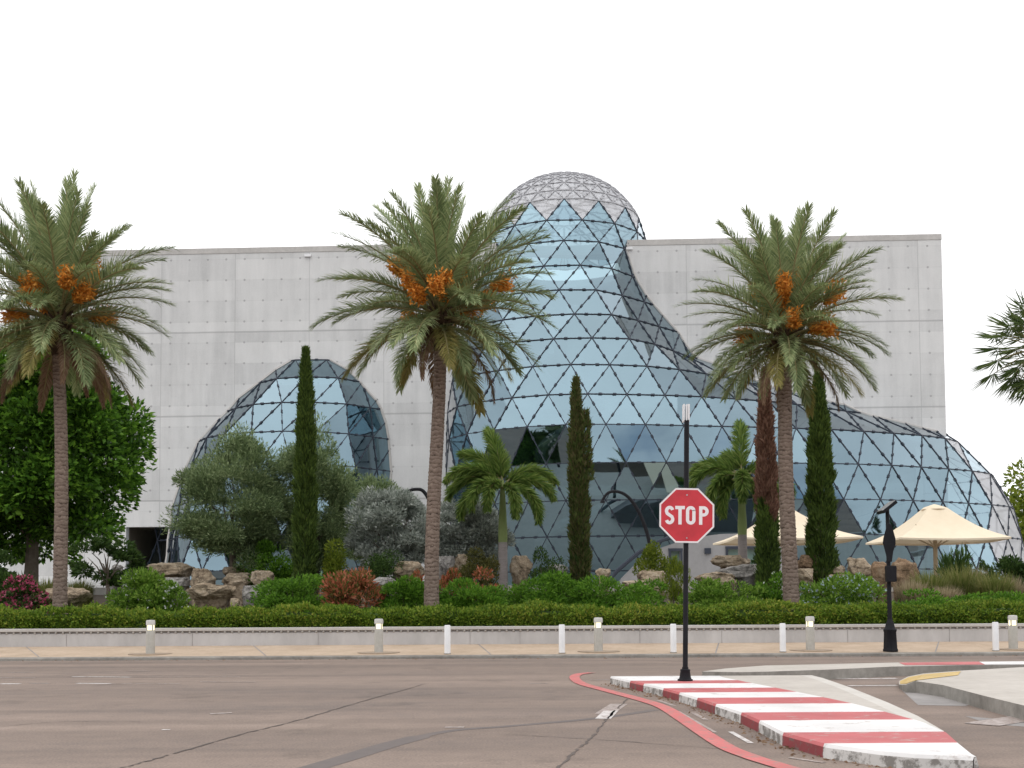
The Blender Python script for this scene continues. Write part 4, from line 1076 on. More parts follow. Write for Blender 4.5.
# ------------------------------------------------------------------ beacon pole
yb = 24.5
bp_ = empty('beacon_pole', (at(890.5, 650, yb).x, yb, walk_z(yb))); tag(bp_, 'black crossing beacon pole with tilted solar panel and diamond sign turned away', 'beacon pole')
def bz(py): return at(890, py, yb).z - bp_.location.z
k = pm(yb)
mb = MB(); mb.lathe([(0, 7.6 * k), (.05, 7.6 * k), (.06, 7.0 * k), (.12, 6.9 * k), (bz(632), 6.2 * k), (bz(631), 6.8 * k), (bz(629.5), 6.8 * k), (bz(628), 5.2 * k), (bz(624), 4.2 * k), (bz(621), 3 * k), (bz(619), 2.4 * k)], 8); mb.build('pole_base', M['black_metal'], bp_, smooth=True)
mb = MB(); mb.lathe([(bz(622), 2.3 * k), (bz(585), 2.1 * k), (bz(540), 2.0 * k), (bz(509), 1.9 * k)], 12); mb.build('pole', M['black_metal'], bp_, smooth=True)
rot = Matrix.Rotation(R(-38), 3, 'Y')
mb = MB(); mb.box((-.5 * k, -.02, bz(507.5)), (17 * k, .42, 3.2 * k), 0, rot); sp_ = mb.build('solar_panel', M['black_metal'], bp_, bevel=.006)
mb = MB(); mb.box(Vector((-.5 * k, -.02, bz(507.5))) + rot @ Vector((0, 0, 1.8 * k)), (16 * k, .4, .3 * k), 0, rot); mb.build('panel_glass', M['alu'], sp_)
d = [(0, bz(563)), (6.6 * k, bz(542)), (0, bz(523)), (-6.6 * k, bz(542))]
mb = MB(); mb.prism([(-2 * k, bz(562)), (2 * k, bz(562)), (3.5 * k, bz(552)), (6.2 * k, bz(544)), (6.2 * k, bz(539)), (2.6 * k, bz(525)), (-1.5 * k, bz(523)), (-5.8 * k, bz(538)), (-6.6 * k, bz(543)), (-4.5 * k, bz(551))], 'y', -.07, -.1)
mb.build('diamond_sign', M['black_metal'], bp_, bevel=.008)
mb = MB(); mb.box((.5 * k, -.1, (bz(566) + bz(582)) / 2), (9.5 * k, .16, bz(566) - bz(582))); mb.build('control_box', M['black_metal'], bp_, bevel=.012)

# ------------------------------------------------------------------ parasols
def parasol(px, py_apex, px0, px1, py_edge, Y, label):
    gz = berm(0, Y); p = at(px, 560, Y); r_ = empty('parasol', (p.x, Y, gz)); tag(r_, label, 'parasol', 'cream parasols on the terrace')
    za, ze = at(px, py_apex, Y).z - gz, at(px, py_edge, Y).z - gz
    ta, tb_ = (px0 - W / 2) / F_PX, (px1 - W / 2) / F_PX; h = (tb_ - ta) * Y / (2 + ta + tb_)
    cx_ = ta * (Y + h) + h - p.x
    mb = MB(); vs_ = []; n = 10; ns = 8
    corners = [(-1, -1), (1, -1), (1, 1), (-1, 1)]
    top = .35
    for lv in range(n + 1):
        f_ = lv / n; w = top + (h - top) * f_; z = za + (ze - za) * f_ - .16 * math.sin(math.pi * f_)
        for k in range(4):
            a, b = Vector(corners[k]), Vector(corners[(k + 1) % 4])
            for q in range(ns):
                t = q / ns; sag = -.05 * math.sin(math.pi * t) * f_; e = a.lerp(b, t) * w
                vs_.append((cx_ + e.x, e.y, z + sag))
    m_ = 4 * ns
    fs = [(l * m_ + i, l * m_ + (i + 1) % m_, (l + 1) * m_ + (i + 1) % m_, (l + 1) * m_ + i) for l in range(n) for i in range(m_)]
    fs.append(tuple(range(m_)))
    # hem
    b = len(vs_); last = vs_[-m_:]
    vs_ += [(x, y, z - .07) for x, y, z in last]
    fs += [(n * m_ + i, n * m_ + (i + 1) % m_, b + (i + 1) % m_, b + i) for i in range(m_)]
    mb.add(vs_, fs); cn = mb.build('canopy', M['canvas'], r_, smooth=True)
    mb = MB(); mb.lathe([(za - .06, .5), (za + .02, .42), (za + .12, .12), (za + .15, .02)], 12, c=(cx_, 0, 0)); mb.build('vent_cap', M['canvas'], cn, smooth=True)
    mb = MB(); mb.lathe([(0, .12), (.05, .09), (za - .1, .075)], 12, c=(cx_, 0, 0)); mb.build('pole', M['wood'], r_, smooth=True)
    hub = ze + .05
    for k in range(4):
        a = Vector(corners[k]) * h * .55; mb = MB(); mb.tube([(cx_, 0, hub - .35), (cx_ + a.x, a.y, ze + (za - ze) * .42)], .03, 6); mb.build('strut', M['wood'], r_)
parasol(789, 511, 713, 864, 540, 45.5, 'cream square parasol partly hidden behind the right tall palm and cypresses')
parasol(939.5, 508, 866, 1012, 540, 45.0, 'cream square parasol standing clear in front of the glass, right of the beacon pole')

# ------------------------------------------------------------------ crook lamps
def crook(pts, Y, label):
    P_ = [at(x, y, Y) for x, y in pts]; b = P_[0]; r_ = empty('street_lamp', b); tag(r_, label, 'lamp', 'black hooked garden lamps')
    P_ = smooth_pts(P_, 6); mb = MB(); mb.tube([p - b for p in P_], [.085 - .03 * i / len(P_) for i in range(len(P_))], 8); mb.build('pole', M['black_metal'], r_, smooth=True)
    e = P_[-1] - b; mb = MB(); mb.lathe([(-.12, .1), (-.06, .095), (0, .05), (.05, .03)], 10, c=e); mb.build('lamp_head', M['black_metal'], r_, smooth=True)
crook([(651, 582), (650.5, 560), (649, 541), (643, 521), (636, 507), (627, 496), (617, 491.5), (608, 493), (602.5, 500)], 47, 'black hooked garden lamp arching before dark glass left of the stop sign')
crook([(434, 575), (434, 540), (433, 515), (429, 500), (423, 491), (417, 489.3), (409, 491), (403, 498)], 44, 'black hooked garden lamp curving out from behind the middle palm trunk')

# ------------------------------------------------------------------ vegetation tools
def unit(a): return a / np.maximum(np.linalg.norm(a, axis=1, keepdims=True), 1e-9)
def leaf_quads(P, D, L_, W_, r=rng):
    """diamond leaves at P pointing along D, length L_, width W_"""
    n = len(P); D = unit(D); S = unit(np.cross(D, unit(r.normal(size=(n, 3)))))
    L_ = np.broadcast_to(L_, (n,))[:, None]; W_ = np.broadcast_to(W_, (n,))[:, None]
    nn = np.cross(D, S)
    v = np.stack([P, P + D * L_ * .45 + S * W_ / 2 + nn * W_ * .15, P + D * L_, P + D * L_ * .45 - S * W_ / 2 + nn * W_ * .15], 1).reshape(-1, 3)
    f = np.arange(4 * n).reshape(n, 4)
    return v, f
def join(parts):
    vs_, fs, k = [], [], 0
    for v, f in parts:
        vs_.append(v); fs.append(f + k); k += len(v)
    return np.concatenate(vs_), np.concatenate(fs)
def lumpy_cloud(n, rad, lumps, r, shell=.35, zmin=-.2, upright=.3, lump_size=(.28, .5)):
    """leaf positions & directions filling lumps spread over an ellipsoid, denser to the outside"""
    rad = np.array(rad)
    c_ = unit(r.normal(size=(lumps, 3))); c_[:, 2] = np.maximum(c_[:, 2], zmin) ; c_ *= r.uniform(.5, .95, (lumps, 1))
    ls = r.uniform(*lump_size, lumps)
    k = r.integers(0, lumps, n)
    d = unit(r.normal(size=(n, 3))); d[:, 2] = np.abs(d[:, 2]) * .9 - .25 * (r.random(n) < .4); d = unit(d)
    q = 1 - shell * r.random(n) ** 1.5
    P = c_[k] + d * (ls[k] * q)[:, None]
    P = P / np.percentile(np.abs(P), 98.5, axis=0)
    P = P * rad
    D = d * rad / rad.max() + c_[k] * .3 + r.normal(size=(n, 3)) * .5; D[:, 2] += upright
    return P, D
def shrub(name, label, cat, box, Y, mat, n=2600, leaf=(.13, .06), lumps=14, flower=None, nfl=0, upright=.3, group=None, seed=0, depth=None, stems=False, zb=None, fl_size=.07, shell=.35, lump_size=(.28, .5)):
    """a plant filling the pixel box (x0, y0, x1, y1) at distance Y"""
    r = np.random.default_rng(seed + int(box[0] * 7 + box[1]))
    x0, y0, x1, y1 = box
    c_ = at((x0 + x1) / 2, y1, Y); g = berm(c_.x, Y)
    base = min(c_.z, g) if zb is None else zb
    top = at((x0 + x1) / 2, y0, Y).z
    h = top - base; w = (x1 - x0) / 2 * pm(Y)
    root = empty(name, (c_.x, Y, base)); tag(root, label, cat, group)
    rad = (w, depth or w * .8, h * .62)
    P, D = lumpy_cloud(n, rad, lumps, r, upright=upright, shell=shell, lump_size=lump_size)
    P = P * .96; P[:, 2] = P[:, 2] + h * .38
    ok = (P[:, 2] > -.1) & (P[:, 2] < h * 1.06) & (np.abs(P[:, 0]) < w * 1.06); P, D = P[ok], D[ok]
    L_ = leaf[0] * r.uniform(.6, 1.25, len(P))
    mesh_obj('foliage', *leaf_quads(P, D, L_, leaf[1] * r.uniform(.7, 1.2, len(P)), r), mat, root)
    mb = MB()
    for k in range(5 if not stems else 9):
        a = r.uniform(0, 6.28); e = Vector((w * .5 * math.cos(a), w * .4 * math.sin(a), h * .7))
        mb.tube([(e.x * .15, e.y * .15, -.1), (e.x * .4, e.y * .4, h * .35), e], [.02 + .01 * w, .015, .006], 5)
    mb.build('stem', M['bark'], root)
    if flower is not None:
        k = r.choice(len(P), nfl); d = unit(P[k] - np.array((0, 0, h * .3)))
        fp = P[k] + d * .06
        fv = [leaf_quads(fp, r.normal(size=(nfl, 3)) + d, fl_size * r.uniform(.7, 1.2, nfl), fl_size * .8, r) for _ in range(2)]
        mesh_obj('flowers', *join(fv), flower, root)
    return root

# ------------------------------------------------------------------ date palms
def frond_geom(L_, e0, droop, r, nl=130, ll=.58, wl=.024, vee=.35, twist=0.0, taper=1.0, hang=.25):
    """rachis in the XZ plane leaving the origin along +X at elevation e0; returns rachis points and leaflet quads"""
    ns = 26; pts = [np.zeros(3)]; tang = []
    for i in range(ns):
        s_ = (i + .5) / ns; e = e0 - droop * s_ ** 1.25
        t = np.array((math.cos(e), 0, math.sin(e))); tang.append(t); pts.append(pts[-1] + t * L_ / ns)
    pts = np.array(pts); tang = np.array(tang + [tang[-1]])
    s_ = np.repeat(np.linspace(.14, .995, nl), 2); side = np.tile([1, -1], nl); s_ = s_ + r.normal(size=len(s_)) * .004
    idx = np.clip(s_ * ns, 0, ns - 1e-6); i = idx.astype(int); fr_ = (idx - i)[:, None]
    P = pts[i] * (1 - fr_) + pts[i + 1] * fr_; T = tang[i]
    Nn = np.stack([-T[:, 2], np.zeros(len(T)), T[:, 0]], 1)
    prof = np.clip(.45 + 1.5 * s_, 0, 1) * (1 - .62 * np.clip((s_ - .55) / .45, 0, 1) ** 1.6)
    fw = np.interp(s_, [.1, .5, 1.0], [.8, 1.15, 2.4])[:, None]
    ran = r.normal(size=(len(s_), 3)) * .14
    D = unit(T * fw + side[:, None] * np.array((0, 1.05, 0)) + Nn * (vee + r.normal(size=(len(s_), 1)) * .34) + ran)
    L2 = ll * prof * r.uniform(.85, 1.1, len(s_))
    mid = P + D * (L2 * .5)[:, None]
    D2 = unit(D + np.array((0, 0, -1)) * hang * r.uniform(.6, 1.5, (len(s_), 1)))
    tip = mid + D2 * (L2 * .5)[:, None]
    S = unit(np.cross(D, Nn)); w = (wl * r.uniform(.8, 1.2, len(s_)))[:, None]
    v = np.stack([P - S * w * .35, P + S * w * .35, mid + S * w * .5, mid - S * w * .5, tip], 1).reshape(-1, 3)
    n = len(s_); b = (np.arange(n) * 5)[:, None]
    f = np.concatenate([b + np.array([[0, 1, 2]]), b + np.array([[0, 2, 3]]), b + np.array([[3, 2, 4]])])
    return pts, v, f
def frond_mesh(name, L_, e0, droop, r, mat, **kw):
    pts, v, f = frond_geom(L_, e0, droop, r, **kw)
    mb = MB(); mb.tube(pts[::3], [.045 * (1 - .85 * k / (len(pts[::3]) - 1)) for k in range(len(pts[::3]))], 5)
    rv = np.array([tuple(p) for p in mb.v]); tf = []
    for q in mb.f:
        for k in range(1, len(q) - 1): tf.append((q[0], q[k], q[k + 1]))
    V_ = np.concatenate([v, rv]); F_ = np.concatenate([f, np.array(tf) + len(v)])
    me_o = mesh_obj(name, V_, F_, [mat, M['rachis']], fmat=[0] * len(f) + [1] * len(tf))
    me = me_o.data; bpy.data.objects.remove(me_o); return me
def trunk_rough(H_, r0, r1, seed, lean=(0, 0), mat=None, pitch=.085):
    """trunk of stacked leaf scars"""
    n, m_ = 22, int(H_ / (pitch / 3)); vs_ = np.zeros((m_ + 1, n, 3)); rr_ = np.random.default_rng(seed); jit = rr_.random((int(H_ / pitch) + 3, n)) * .5
    for j in range(m_ + 1):
        z = H_ * j / m_; f_ = j / m_; base = r0 + (r1 - r0) * f_ + .07 * math.exp(-z / .25)
        for i in range(n):
            a = 2 * math.pi * i / n; ph = (z / pitch + (.5 if (i // 2) % 2 else 0) + .7 * math.sin(a * 2 + z * 2.3) * math.sin(z * 1.1 + a)); k = ph - math.floor(ph)
            q = base * (1 - .03 + .12 * k ** 1.5 * (.6 + jit[int(ph) % len(jit), i]))
            lx = lean[0] * f_ + .04 * math.sin(z * .7 + seed); vs_[j, i] = (q * math.cos(a) + lx, q * math.sin(a) + lean[1] * f_, z)
    idx = np.arange((m_ + 1) * n).reshape(m_ + 1, n)
    f = np.stack([idx[:-1], np.roll(idx, -1, 1)[:-1], np.roll(idx, -1, 1)[1:], idx[1:]], -1).reshape(-1, 4)
    return vs_.reshape(-1, 3), f
FR = None
def date_palm(px_b, py_b, px_t, py_t, Y, label, seed, size=1.0, dead=4, halfw=7.6):
    global FR
    r = np.random.default_rng(seed); rd = random.Random(seed)
    b = at(px_b, py_b, Y); t = at(px_t, py_t, Y); gz = berm(b.x, Y) - .05
    root = empty('date_palm', (b.x, Y, gz)); tag(root, label, 'palm tree', 'tall date palms in a row')
    H_ = t.z - gz; dx = t.x - b.x; k = pm(Y)
    v, f = trunk_rough(H_, halfw * k * 1.03, halfw * .82 * k, seed, (dx, 0)); mesh_obj('trunk', v, f, M['palm_trunk'], root)
    top = Vector((dx, 0, H_))
    # old leaf bases
    mb = MB()
    for q in range(46):
        a = q * 2.4; z = -.75 + .95 * q / 46; e = R(50 + rd.uniform(-12, 14)); rr_ = .17 + .05 * rd.random()
        p = Vector((math.cos(a) * rr_, math.sin(a) * rr_, z)); d = Vector((math.cos(a) * math.cos(e), math.sin(a) * math.cos(e), math.sin(e)))
        mb.tube([p, p + d * rd.uniform(.25, .5)], [.065, .03], 5)
    mb.lathe([(-.9, .16), (-.3, .24), (.1, .24), (.4, .1)], 12)
    mb.build('leaf_bases', M['boots'], root, loc=top)
    if FR is None:
        FR = {}
        rr_ = np.random.default_rng(5)
        FR['green'] = [[frond_mesh('frond', (3.15, 3.2, 3.2, 3.1, 3.0, 2.75, 2.35)[lv], R(e0), R(dr), rr_, M['frond'], vee=.42) for _ in range(3)] for lv, (e0, dr) in enumerate(((84, 14), (72, 32), (55, 44), (36, 50), (16, 54), (-6, 52), (-28, 44)))]
        FR['old'] = [frond_mesh('frond', 2.7, R(e0), R(d_), rr_, M['frond_old'], vee=.2, hang=.4) for e0, d_ in ((-8, 52), (-18, 46), (-26, 42))]
        FR['dead'] = [frond_mesh('frond', 2.3, R(e0), R(d_), rr_, M['frond_dead'], vee=0.0, hang=.7, ll=.36) for e0, d_ in ((-22, 62), (-30, 54))]
    def put(me, a, roll=0, z=0.0, s_=1.0):
        o = bpy.data.objects.new('frond', me); COL.objects.link(o); o.parent = root
        o.location = top + Vector((math.cos(a) * .1, math.sin(a) * .1, z)); o.rotation_euler = (rd.uniform(-.22, .22), 0, a); o.scale = (s_ * size,) * 3
    a = rd.uniform(0, 6.28); cnt = (7, 12, 14, 14, 13, 11, 4)
    for lv, n in enumerate(cnt):
        for q in range(n):
            a += 2.39996 + rd.uniform(-.25, .25); put(FR['green'][lv][rd.randrange(3)], a, 0, .42 - .09 * lv, rd.uniform(.86, 1.08))
    for q in range(5): a += 2.39996; put(FR['old'][q % 3], a + rd.uniform(-.3, .3), 0, -.2, rd.uniform(.85, 1.05))
    for q in range(dead): a += 2.39996; put(FR['dead'][q % 2], a, 0, -.3, rd.uniform(.8, 1.05))
    # date bunches
    for q in range(17):
        a = q * 2.39996 + rd.uniform(-.4, .4); e = R(rd.uniform(14, 76)); Ls = rd.uniform(.7, 1.75) * size
        d = Vector((math.cos(a) * math.cos(e), math.sin(a) * math.cos(e), math.sin(e))); st_ = d * .15
        pts = [st_ + d * Ls * t_ + Vector((0, 0, -.12 * t_ * t_)) for t_ in (0, .4, .8, 1.0)]
        mb = MB(); mb.tube(pts, [.035, .028, .02, .014], 5); so = mb.build('date_stalk', M['rachis'], root, loc=top)
        n = 560; tt = r.random(n); ax_ = np.clip(r.normal(size=(n, 3)), -1.5, 1.5) * np.array((.11, .11, .14)) * (.35 + .8 * tt)[:, None]
        P = np.array(pts[-1])[None] + np.array(d)[None] * ((tt - .55) * .55)[:, None] + ax_ + np.array((0, 0, -1)) * (tt * .12)[:, None]
        D = np.array(d)[None] + r.normal(size=(n, 3)) * .5 + np.array((0, 0, -.5))
        mesh_obj('date_bunch', *leaf_quads(P, D, .14 * r.uniform(.6, 1.3, n), .055, r), M['dates'], so)
    return root
date_palm(62, 608, 58.5, 322, 30.0, 'left tall date palm with hanging brown fronds, in front of the dark leafy tree', 11, 1.02, 9, 6.8)
date_palm(431.5, 608, 440, 318, 30.0, 'middle tall date palm with orange dates, trunk between silver shrubs', 22, 1.04, 3, 7.2)
date_palm(790, 604, 784.5, 338, 30.6, 'right tall date palm with orange dates beside the columnar cypresses', 33, .95, 3, 7.8)

# fan palm hanging into the right edge
def fan_palm():
    r = np.random.default_rng(3); Y = 30.0; p = at(1048, 606, Y); gz = berm(p.x, Y)
    root = empty('fan_palm', (p.x, Y, gz)); tag(root, 'spiky palm reaching into the right edge of view', 'palm tree')
    H_ = at(1048, 352, Y).z - gz
    v, f = trunk_rough(H_, .19, .16, 9); mesh_obj('trunk', v, f, M['palm_trunk'], root)
    parts = []; mb = MB()
    for q in range(64):
        a = q * 2.39996; e = R(80 - 150 * ((q + .5) / 64)); d = np.array((math.cos(a) * math.cos(e), math.sin(a) * math.cos(e), math.sin(e)))
        Ls = r.uniform(.8, 1.25); b = np.array((0, 0, H_ + .1)); h_ = b + d * Ls + np.array((0, 0, -.1))
        mb.tube([b, (b + h_) / 2 + np.array((0, 0, .04)), h_], .015, 4)
        sd = unit(np.cross(d, np.array((0, 0, 1)))[None] + 1e-6)[0]; n = 26
        ang = np.linspace(-1.9, 1.9, n); D = np.cos(ang)[:, None] * d + np.sin(ang)[:, None] * sd + r.normal(size=(n, 3)) * .1
        D[:, 2] -= .25
        parts.append(leaf_quads(np.repeat(h_[None], n, 0), D, r.uniform(.6, .85, n), .04, r))
    mesh_obj('crown', *join(parts), M['fanpalm'], root); mb.build('leaf_stalk', M['rachis'], root)
fan_palm()

def foxtail_palm(px, py_b, py_t, Y, label, seed, fronds):
    r = np.random.default_rng(seed); p = at(px, py_b, Y); gz = min(berm(p.x, Y), p.z); root = empty('foxtail_palm', (p.x, Y, gz)); tag(root, label, 'palm tree', 'small plume palms')
    H_ = at(px, py_t, Y).z - gz; k = pm(Y); w = 5.0 * k
    hs = H_ * .5
    mb = MB(); mb.lathe([(0, w * 1.25), (.1, w), (hs * .5, w * .95), (hs, w * .9)], 14); mb.build('trunk', M['smooth_trunk'], root, smooth=True)
    mb = MB(); mb.lathe([(hs, w * .9), (hs + .25, w * .95), (H_ * .85, w * .6), (H_, w * .3)], 14); mb.build('crownshaft', M['crownshaft'], root, smooth=True)
    for (az_, e0, dr, Ls) in fronds:
        ns = 22; pts = [np.zeros(3)]; T = []
        for i in range(ns):
            e = R(e0) - R(dr + 18) * ((i + .5) / ns) ** 1.1; t = np.array((math.cos(e), 0, math.sin(e))); T.append(t); pts.append(pts[-1] + t * Ls / ns)
        pts = np.array(pts); T = np.array(T + [T[-1]]); n = 700
        s_ = r.uniform(.16, 1, n); q = np.clip(s_ * ns, 0, ns - 1e-6); i = q.astype(int); P = pts[i] + (pts[i + 1] - pts[i]) * (q - i)[:, None]
        th = r.uniform(0, 6.283, n); nn = np.stack([-T[i][:, 2], 0 * s_, T[i][:, 0]], 1)
        D = T[i] * 1.1 + np.cos(th)[:, None] * nn * .8 + np.sin(th)[:, None] * np.array((0, 1, 0)) + np.array((0, 0, -.35))
        prof = np.clip(.5 + 1.4 * s_, 0, 1) * (1 - .5 * np.clip((s_ - .7) / .3, 0, 1))
        v, f = leaf_quads(P, D, .46 * prof * r.uniform(.8, 1.15, n), .038, r)
        mb = MB(); mb.tube(pts[::3], [.035 * (1 - .8 * m_ / 7) for m_ in range(len(pts[::3]))], 5)
        o = mesh_obj('frond', v, f, M['foxtail'], root, loc=(0, 0, H_ * .93)); o.rotation_euler = (0, 0, R(az_)); mb.build('rib', M['rachis'], o)
foxtail_palm(503, 579, 480, 37.0, 'small plume palm with drooping fronds between middle palm and cypress', 41,
    [(175, 50, 105, 2.2), (-5, 45, 100, 2.0), (200, 20, 95, 2.0), (-35, 15, 95, 2.1), (95, 82, 60, 2.0), (120, 85, 25, 2.3), (150, 75, 60, 2.2), (-110, 30, 105, 1.9), (-70, 20, 105, 1.9), (60, 50, 90, 2.0), (230, 35, 110, 2.1), (-160, 62, 100, 2.3), (20, 62, 95, 2.2)])
foxtail_palm(743, 575, 470, 38.0, 'small plume palm with drooping fronds right of the stop sign', 42,
    [(178, 48, 110, 2.2), (5, 42, 105, 2.2), (190, 5, 90, 1.9), (-15, 12, 95, 2.1), (80, 84, 30, 2.4), (100, 70, 70, 2.1), (-100, 30, 110, 1.9), (-70, 0, 85, 1.9), (215, 25, 105, 2.1), (-140, -5, 80, 1.8), (30, 55, 95, 2.2), (150, 60, 90, 2.1)])

# ------------------------------------------------------------------ cypresses
def cypress(px, y0, y1, hw, Y, label, mats, seed, twin=False, split=None):
    r = np.random.default_rng(seed); p = at(px, y1, Y); gz = min(berm(p.x, Y), p.z) - .05; root = empty('cypress_tree', (p.x, Y, gz)); tag(root, label, 'cypress', 'columnar cypress trees')
    H_ = at(px, y0, Y).z - gz; w = hw * pm(Y)
    mb = MB(); mb.tube([(0, 0, -.1), (0, 0, H_ * .8)], [.11, .03], 8); mb.build('trunk', M['bark'], root)
    n = int(2300 * H_); s_ = r.random(n) ** .9
    prof = lambda s: np.interp(s, [0, .06, .2, .5, .75, .9, 1.0], [.72, .95, 1.0, .93, .66, .36, .03])
    th = r.uniform(0, 6.283, n)
    bump = 1 + .14 * np.sin(th * 3 + s_ * 31 + seed) + .12 * np.sin(th * 2 - s_ * 53) + .08 * np.sin(s_ * 97 + th * 5)
    rad = w * prof(s_) * bump * (1 - .4 * r.random(n) ** 2.2)
    P = np.stack([rad * np.cos(th), rad * np.sin(th), s_ * H_ * .97], 1)
    if twin:
        k = s_ > .55; P[k, 0] += np.where(r.random(k.sum()) < .68, -w * .28, w * .62); P[k, 0] *= 1; 
        k2 = k & (P[:, 0] > w * .25) & (s_ > .86); P = P[~k2]; th = th[~k2]; s_ = s_[~k2]; n = len(P)
    D = np.stack([np.cos(th) * .45, np.sin(th) * .45, np.ones(n)], 1) + r.normal(size=(n, 3)) * .25
    v, f = leaf_quads(P, D, r.uniform(.1, .26, n), .05, r)
    if split is None: mesh_obj('foliage', v, f, mats[0], root)
    else:
        hi = s_ > split + .05 * np.sin(th * 2); lo = ~hi
        for nm, k, m_ in (('dry_foliage', hi, mats[1]), ('foliage', lo, mats[0])):
            mesh_obj(nm, *leaf_quads(P[k], D[k], r.uniform(.1, .26, k.sum()), .05, r), m_, root)
cypress(305, 343, 580, 9.5, 36.0, 'tall slim green cypress in front of the left glass bubble', [M['cypress']], 51)
cypress(580, 374, 578, 8.3, 37.5, 'slim browning cypress with forked tip before the main glass front', [M['cypress_mixed']], 52, twin=True)
cypress(768, 366, 577, 9.2, 36.0, 'half dead cypress, rust brown above and green below, left of the right palm trunk', [M['cypress'], M['cypress_dead']], 53, split=.40)
cypress(822, 366, 570, 12.3, 37.0, 'tall green cypress right of the right palm trunk', [M['cypress']], 54)

# ------------------------------------------------------------------ leafy trees
def leafy_tree(name, label, cat, box, Y, mat, n, leaf, lumps, seed, trunk_y=None, crown_depth=None, group=None, shell=.45, upright=-.1, lump_size=(.22, .42), trunk_r=.16, base_y=None, zmin=-.9):
    r = np.random.default_rng(seed); x0, y0, x1, y1 = box; c0 = at((x0 + x1) / 2, (y0 + y1) / 2, Y); gz = berm(c0.x, Y)
    root = empty(name, (c0.x, Y, gz)); tag(root, label, cat, group)
    rx = (x1 - x0) / 2 * pm(Y); rz_ = (y1 - y0) / 2 * pm(Y); cz = c0.z - gz
    rad = np.array((rx, crown_depth or rx * .9, rz_)) / 1.08
    P, D = lumpy_cloud(n, rad, lumps, r, shell=shell, zmin=zmin, upright=upright, lump_size=lump_size)
    if name == 'ficus_tree': q_ = P / rad; P = np.sign(q_) * np.abs(q_) ** .78 * rad
    P[:, 2] += cz; ok = P[:, 2] > .05; P, D = P[ok], D[ok]
    mesh_obj('crown', *leaf_quads(P, D, leaf[0] * r.uniform(.6, 1.25, len(P)), leaf[1] * r.uniform(.7, 1.2, len(P)), r), mat, root)
    mb = MB(); tt = max(cz - rz_ * .3, .4)
    mb.tube([(0, 0, -.2), (.05, 0, tt * .5), (0, 0, tt)], [trunk_r, trunk_r * .75, trunk_r * .55], 8)
    for q in range(8):
        a = q * .785 + r.uniform(-.3, .3); e = Vector((rad[0] * .6 * math.cos(a), rad[1] * .6 * math.sin(a), cz + rz_ * r.uniform(-.2, .55)))
        s0 = Vector((0, 0, tt * r.uniform(.5, .95))); mb.tube([s0, s0.lerp(e, .5) + Vector((0, 0, .15)), e], [trunk_r * .4, trunk_r * .25, trunk_r * .08], 5)
    mb.build('trunk', M['bark'], root, smooth=True)
    return root
leafy_tree('ficus_tree', 'big dark leafy tree with dense glossy foliage behind the left tall palm', 'tree', (-72, 338, 137, 580), 41.0, M['ficus'], 62000, (.25, .13), 120, 61, shell=.5, trunk_r=.3, upright=-.15, lump_size=(.2, .34))
leafy_tree('olive_tree', 'tallest grey green olive tree in front of the left glass bubble', 'tree', (176, 436, 288, 590), 38.0, M['olive'], 60000, (.15, .035), 80, 62, shell=.9, group='grey green olive trees', lump_size=(.16, .36), upright=.2)
leafy_tree('olive_tree', 'shorter grey green olive tree just right of the left cypress', 'tree', (272, 440, 358, 590), 39.0, M['olive'], 44000, (.15, .035), 80, 63, shell=.9, group='grey green olive trees', lump_size=(.16, .36), upright=.2)
leafy_tree('olive_tree', 'small wispy olive tree behind the silver shrubs', 'tree', (344, 478, 404, 580), 42.0, M['olive'], 18000, (.15, .035), 50, 64, shell=.9, group='grey green olive trees', lump_size=(.16, .36), upright=.3)
leafy_tree('buttonwood', 'silver leaved shrubby tree left of the middle palm trunk', 'tree', (350, 492, 440, 578), 38.0, M['silver'], 30000, (.14, .05), 80, 65, shell=.8, group='silver leaved shrubs', lump_size=(.16, .34), upright=.2)
leafy_tree('buttonwood', 'silver leaved shrubby tree right of the middle palm trunk', 'tree', (426, 502, 508, 578), 38.5, M['silver'], 28000, (.14, .05), 70, 66, shell=.8, group='silver leaved shrubs', lump_size=(.16, .34), upright=.2)
leafy_tree('broadleaf_tree', 'green tree far right beyond the glass foot', 'tree', (1003, 468, 1110, 610), 84.0, M['yellowish'], 9000, (.4, .22), 40, 67)
leafy_tree('small_tree', 'thin dark shrubby tree with bare brown stems right of the left palm trunk', 'tree', (72, 540, 142, 588), 36.0, M['dark'], 3000, (.17, .07), 22, 68, lump_size=(.14, .3), trunk_r=.08)

# ------------------------------------------------------------------ hedge
hx0, hx1 = -19.0, 19.0
r = np.random.default_rng(70)
hz0 = .5; hz1 = at(512, 609.5, 28.2).z
hd = empty('hedge', (0, 28.0, hz0)); tag(hd, 'long low clipped green hedge running behind the garden wall', 'hedge')
n = 95000
def prof_pt(t):       # around the section: front face, shoulder, top
    fy = np.interp(t, [0, .42, .55, 1.0], [-.58, -.60, -.45, .6]); fz = np.interp(t, [0, .42, .55, 1.0], [.0, hz1 - hz0 - .14, hz1 - hz0, hz1 - hz0 + .02]); return fy, fz
t_ = r.random(n) ** .9; fy, fz = prof_pt(t_); X = r.uniform(hx0, hx1, n)
wob = .045 * np.sin(X * 1.1 + 1) + .035 * np.sin(X * 2.3) + .04 * np.sin(X * 5.3 + t_ * 6) + .03 * np.sin(X * 11 + t_ * 9) + .09 * (r.random(n) ** 14)
nv = np.stack([0 * X, np.where(t_ < .45, -1.0, -.2), np.where(t_ < .45, .25, 1.0)], 1)
P = np.stack([X, fy, fz], 1) + unit(nv) * (wob - .07 * r.random(n) ** 2)[:, None]
v, f = leaf_quads(P, nv + r.normal(size=(n, 3)) * .7, .085 * r.uniform(.6, 1.3, n), .045, r)
mesh_obj('foliage', v, f, M['hedge'], hd)
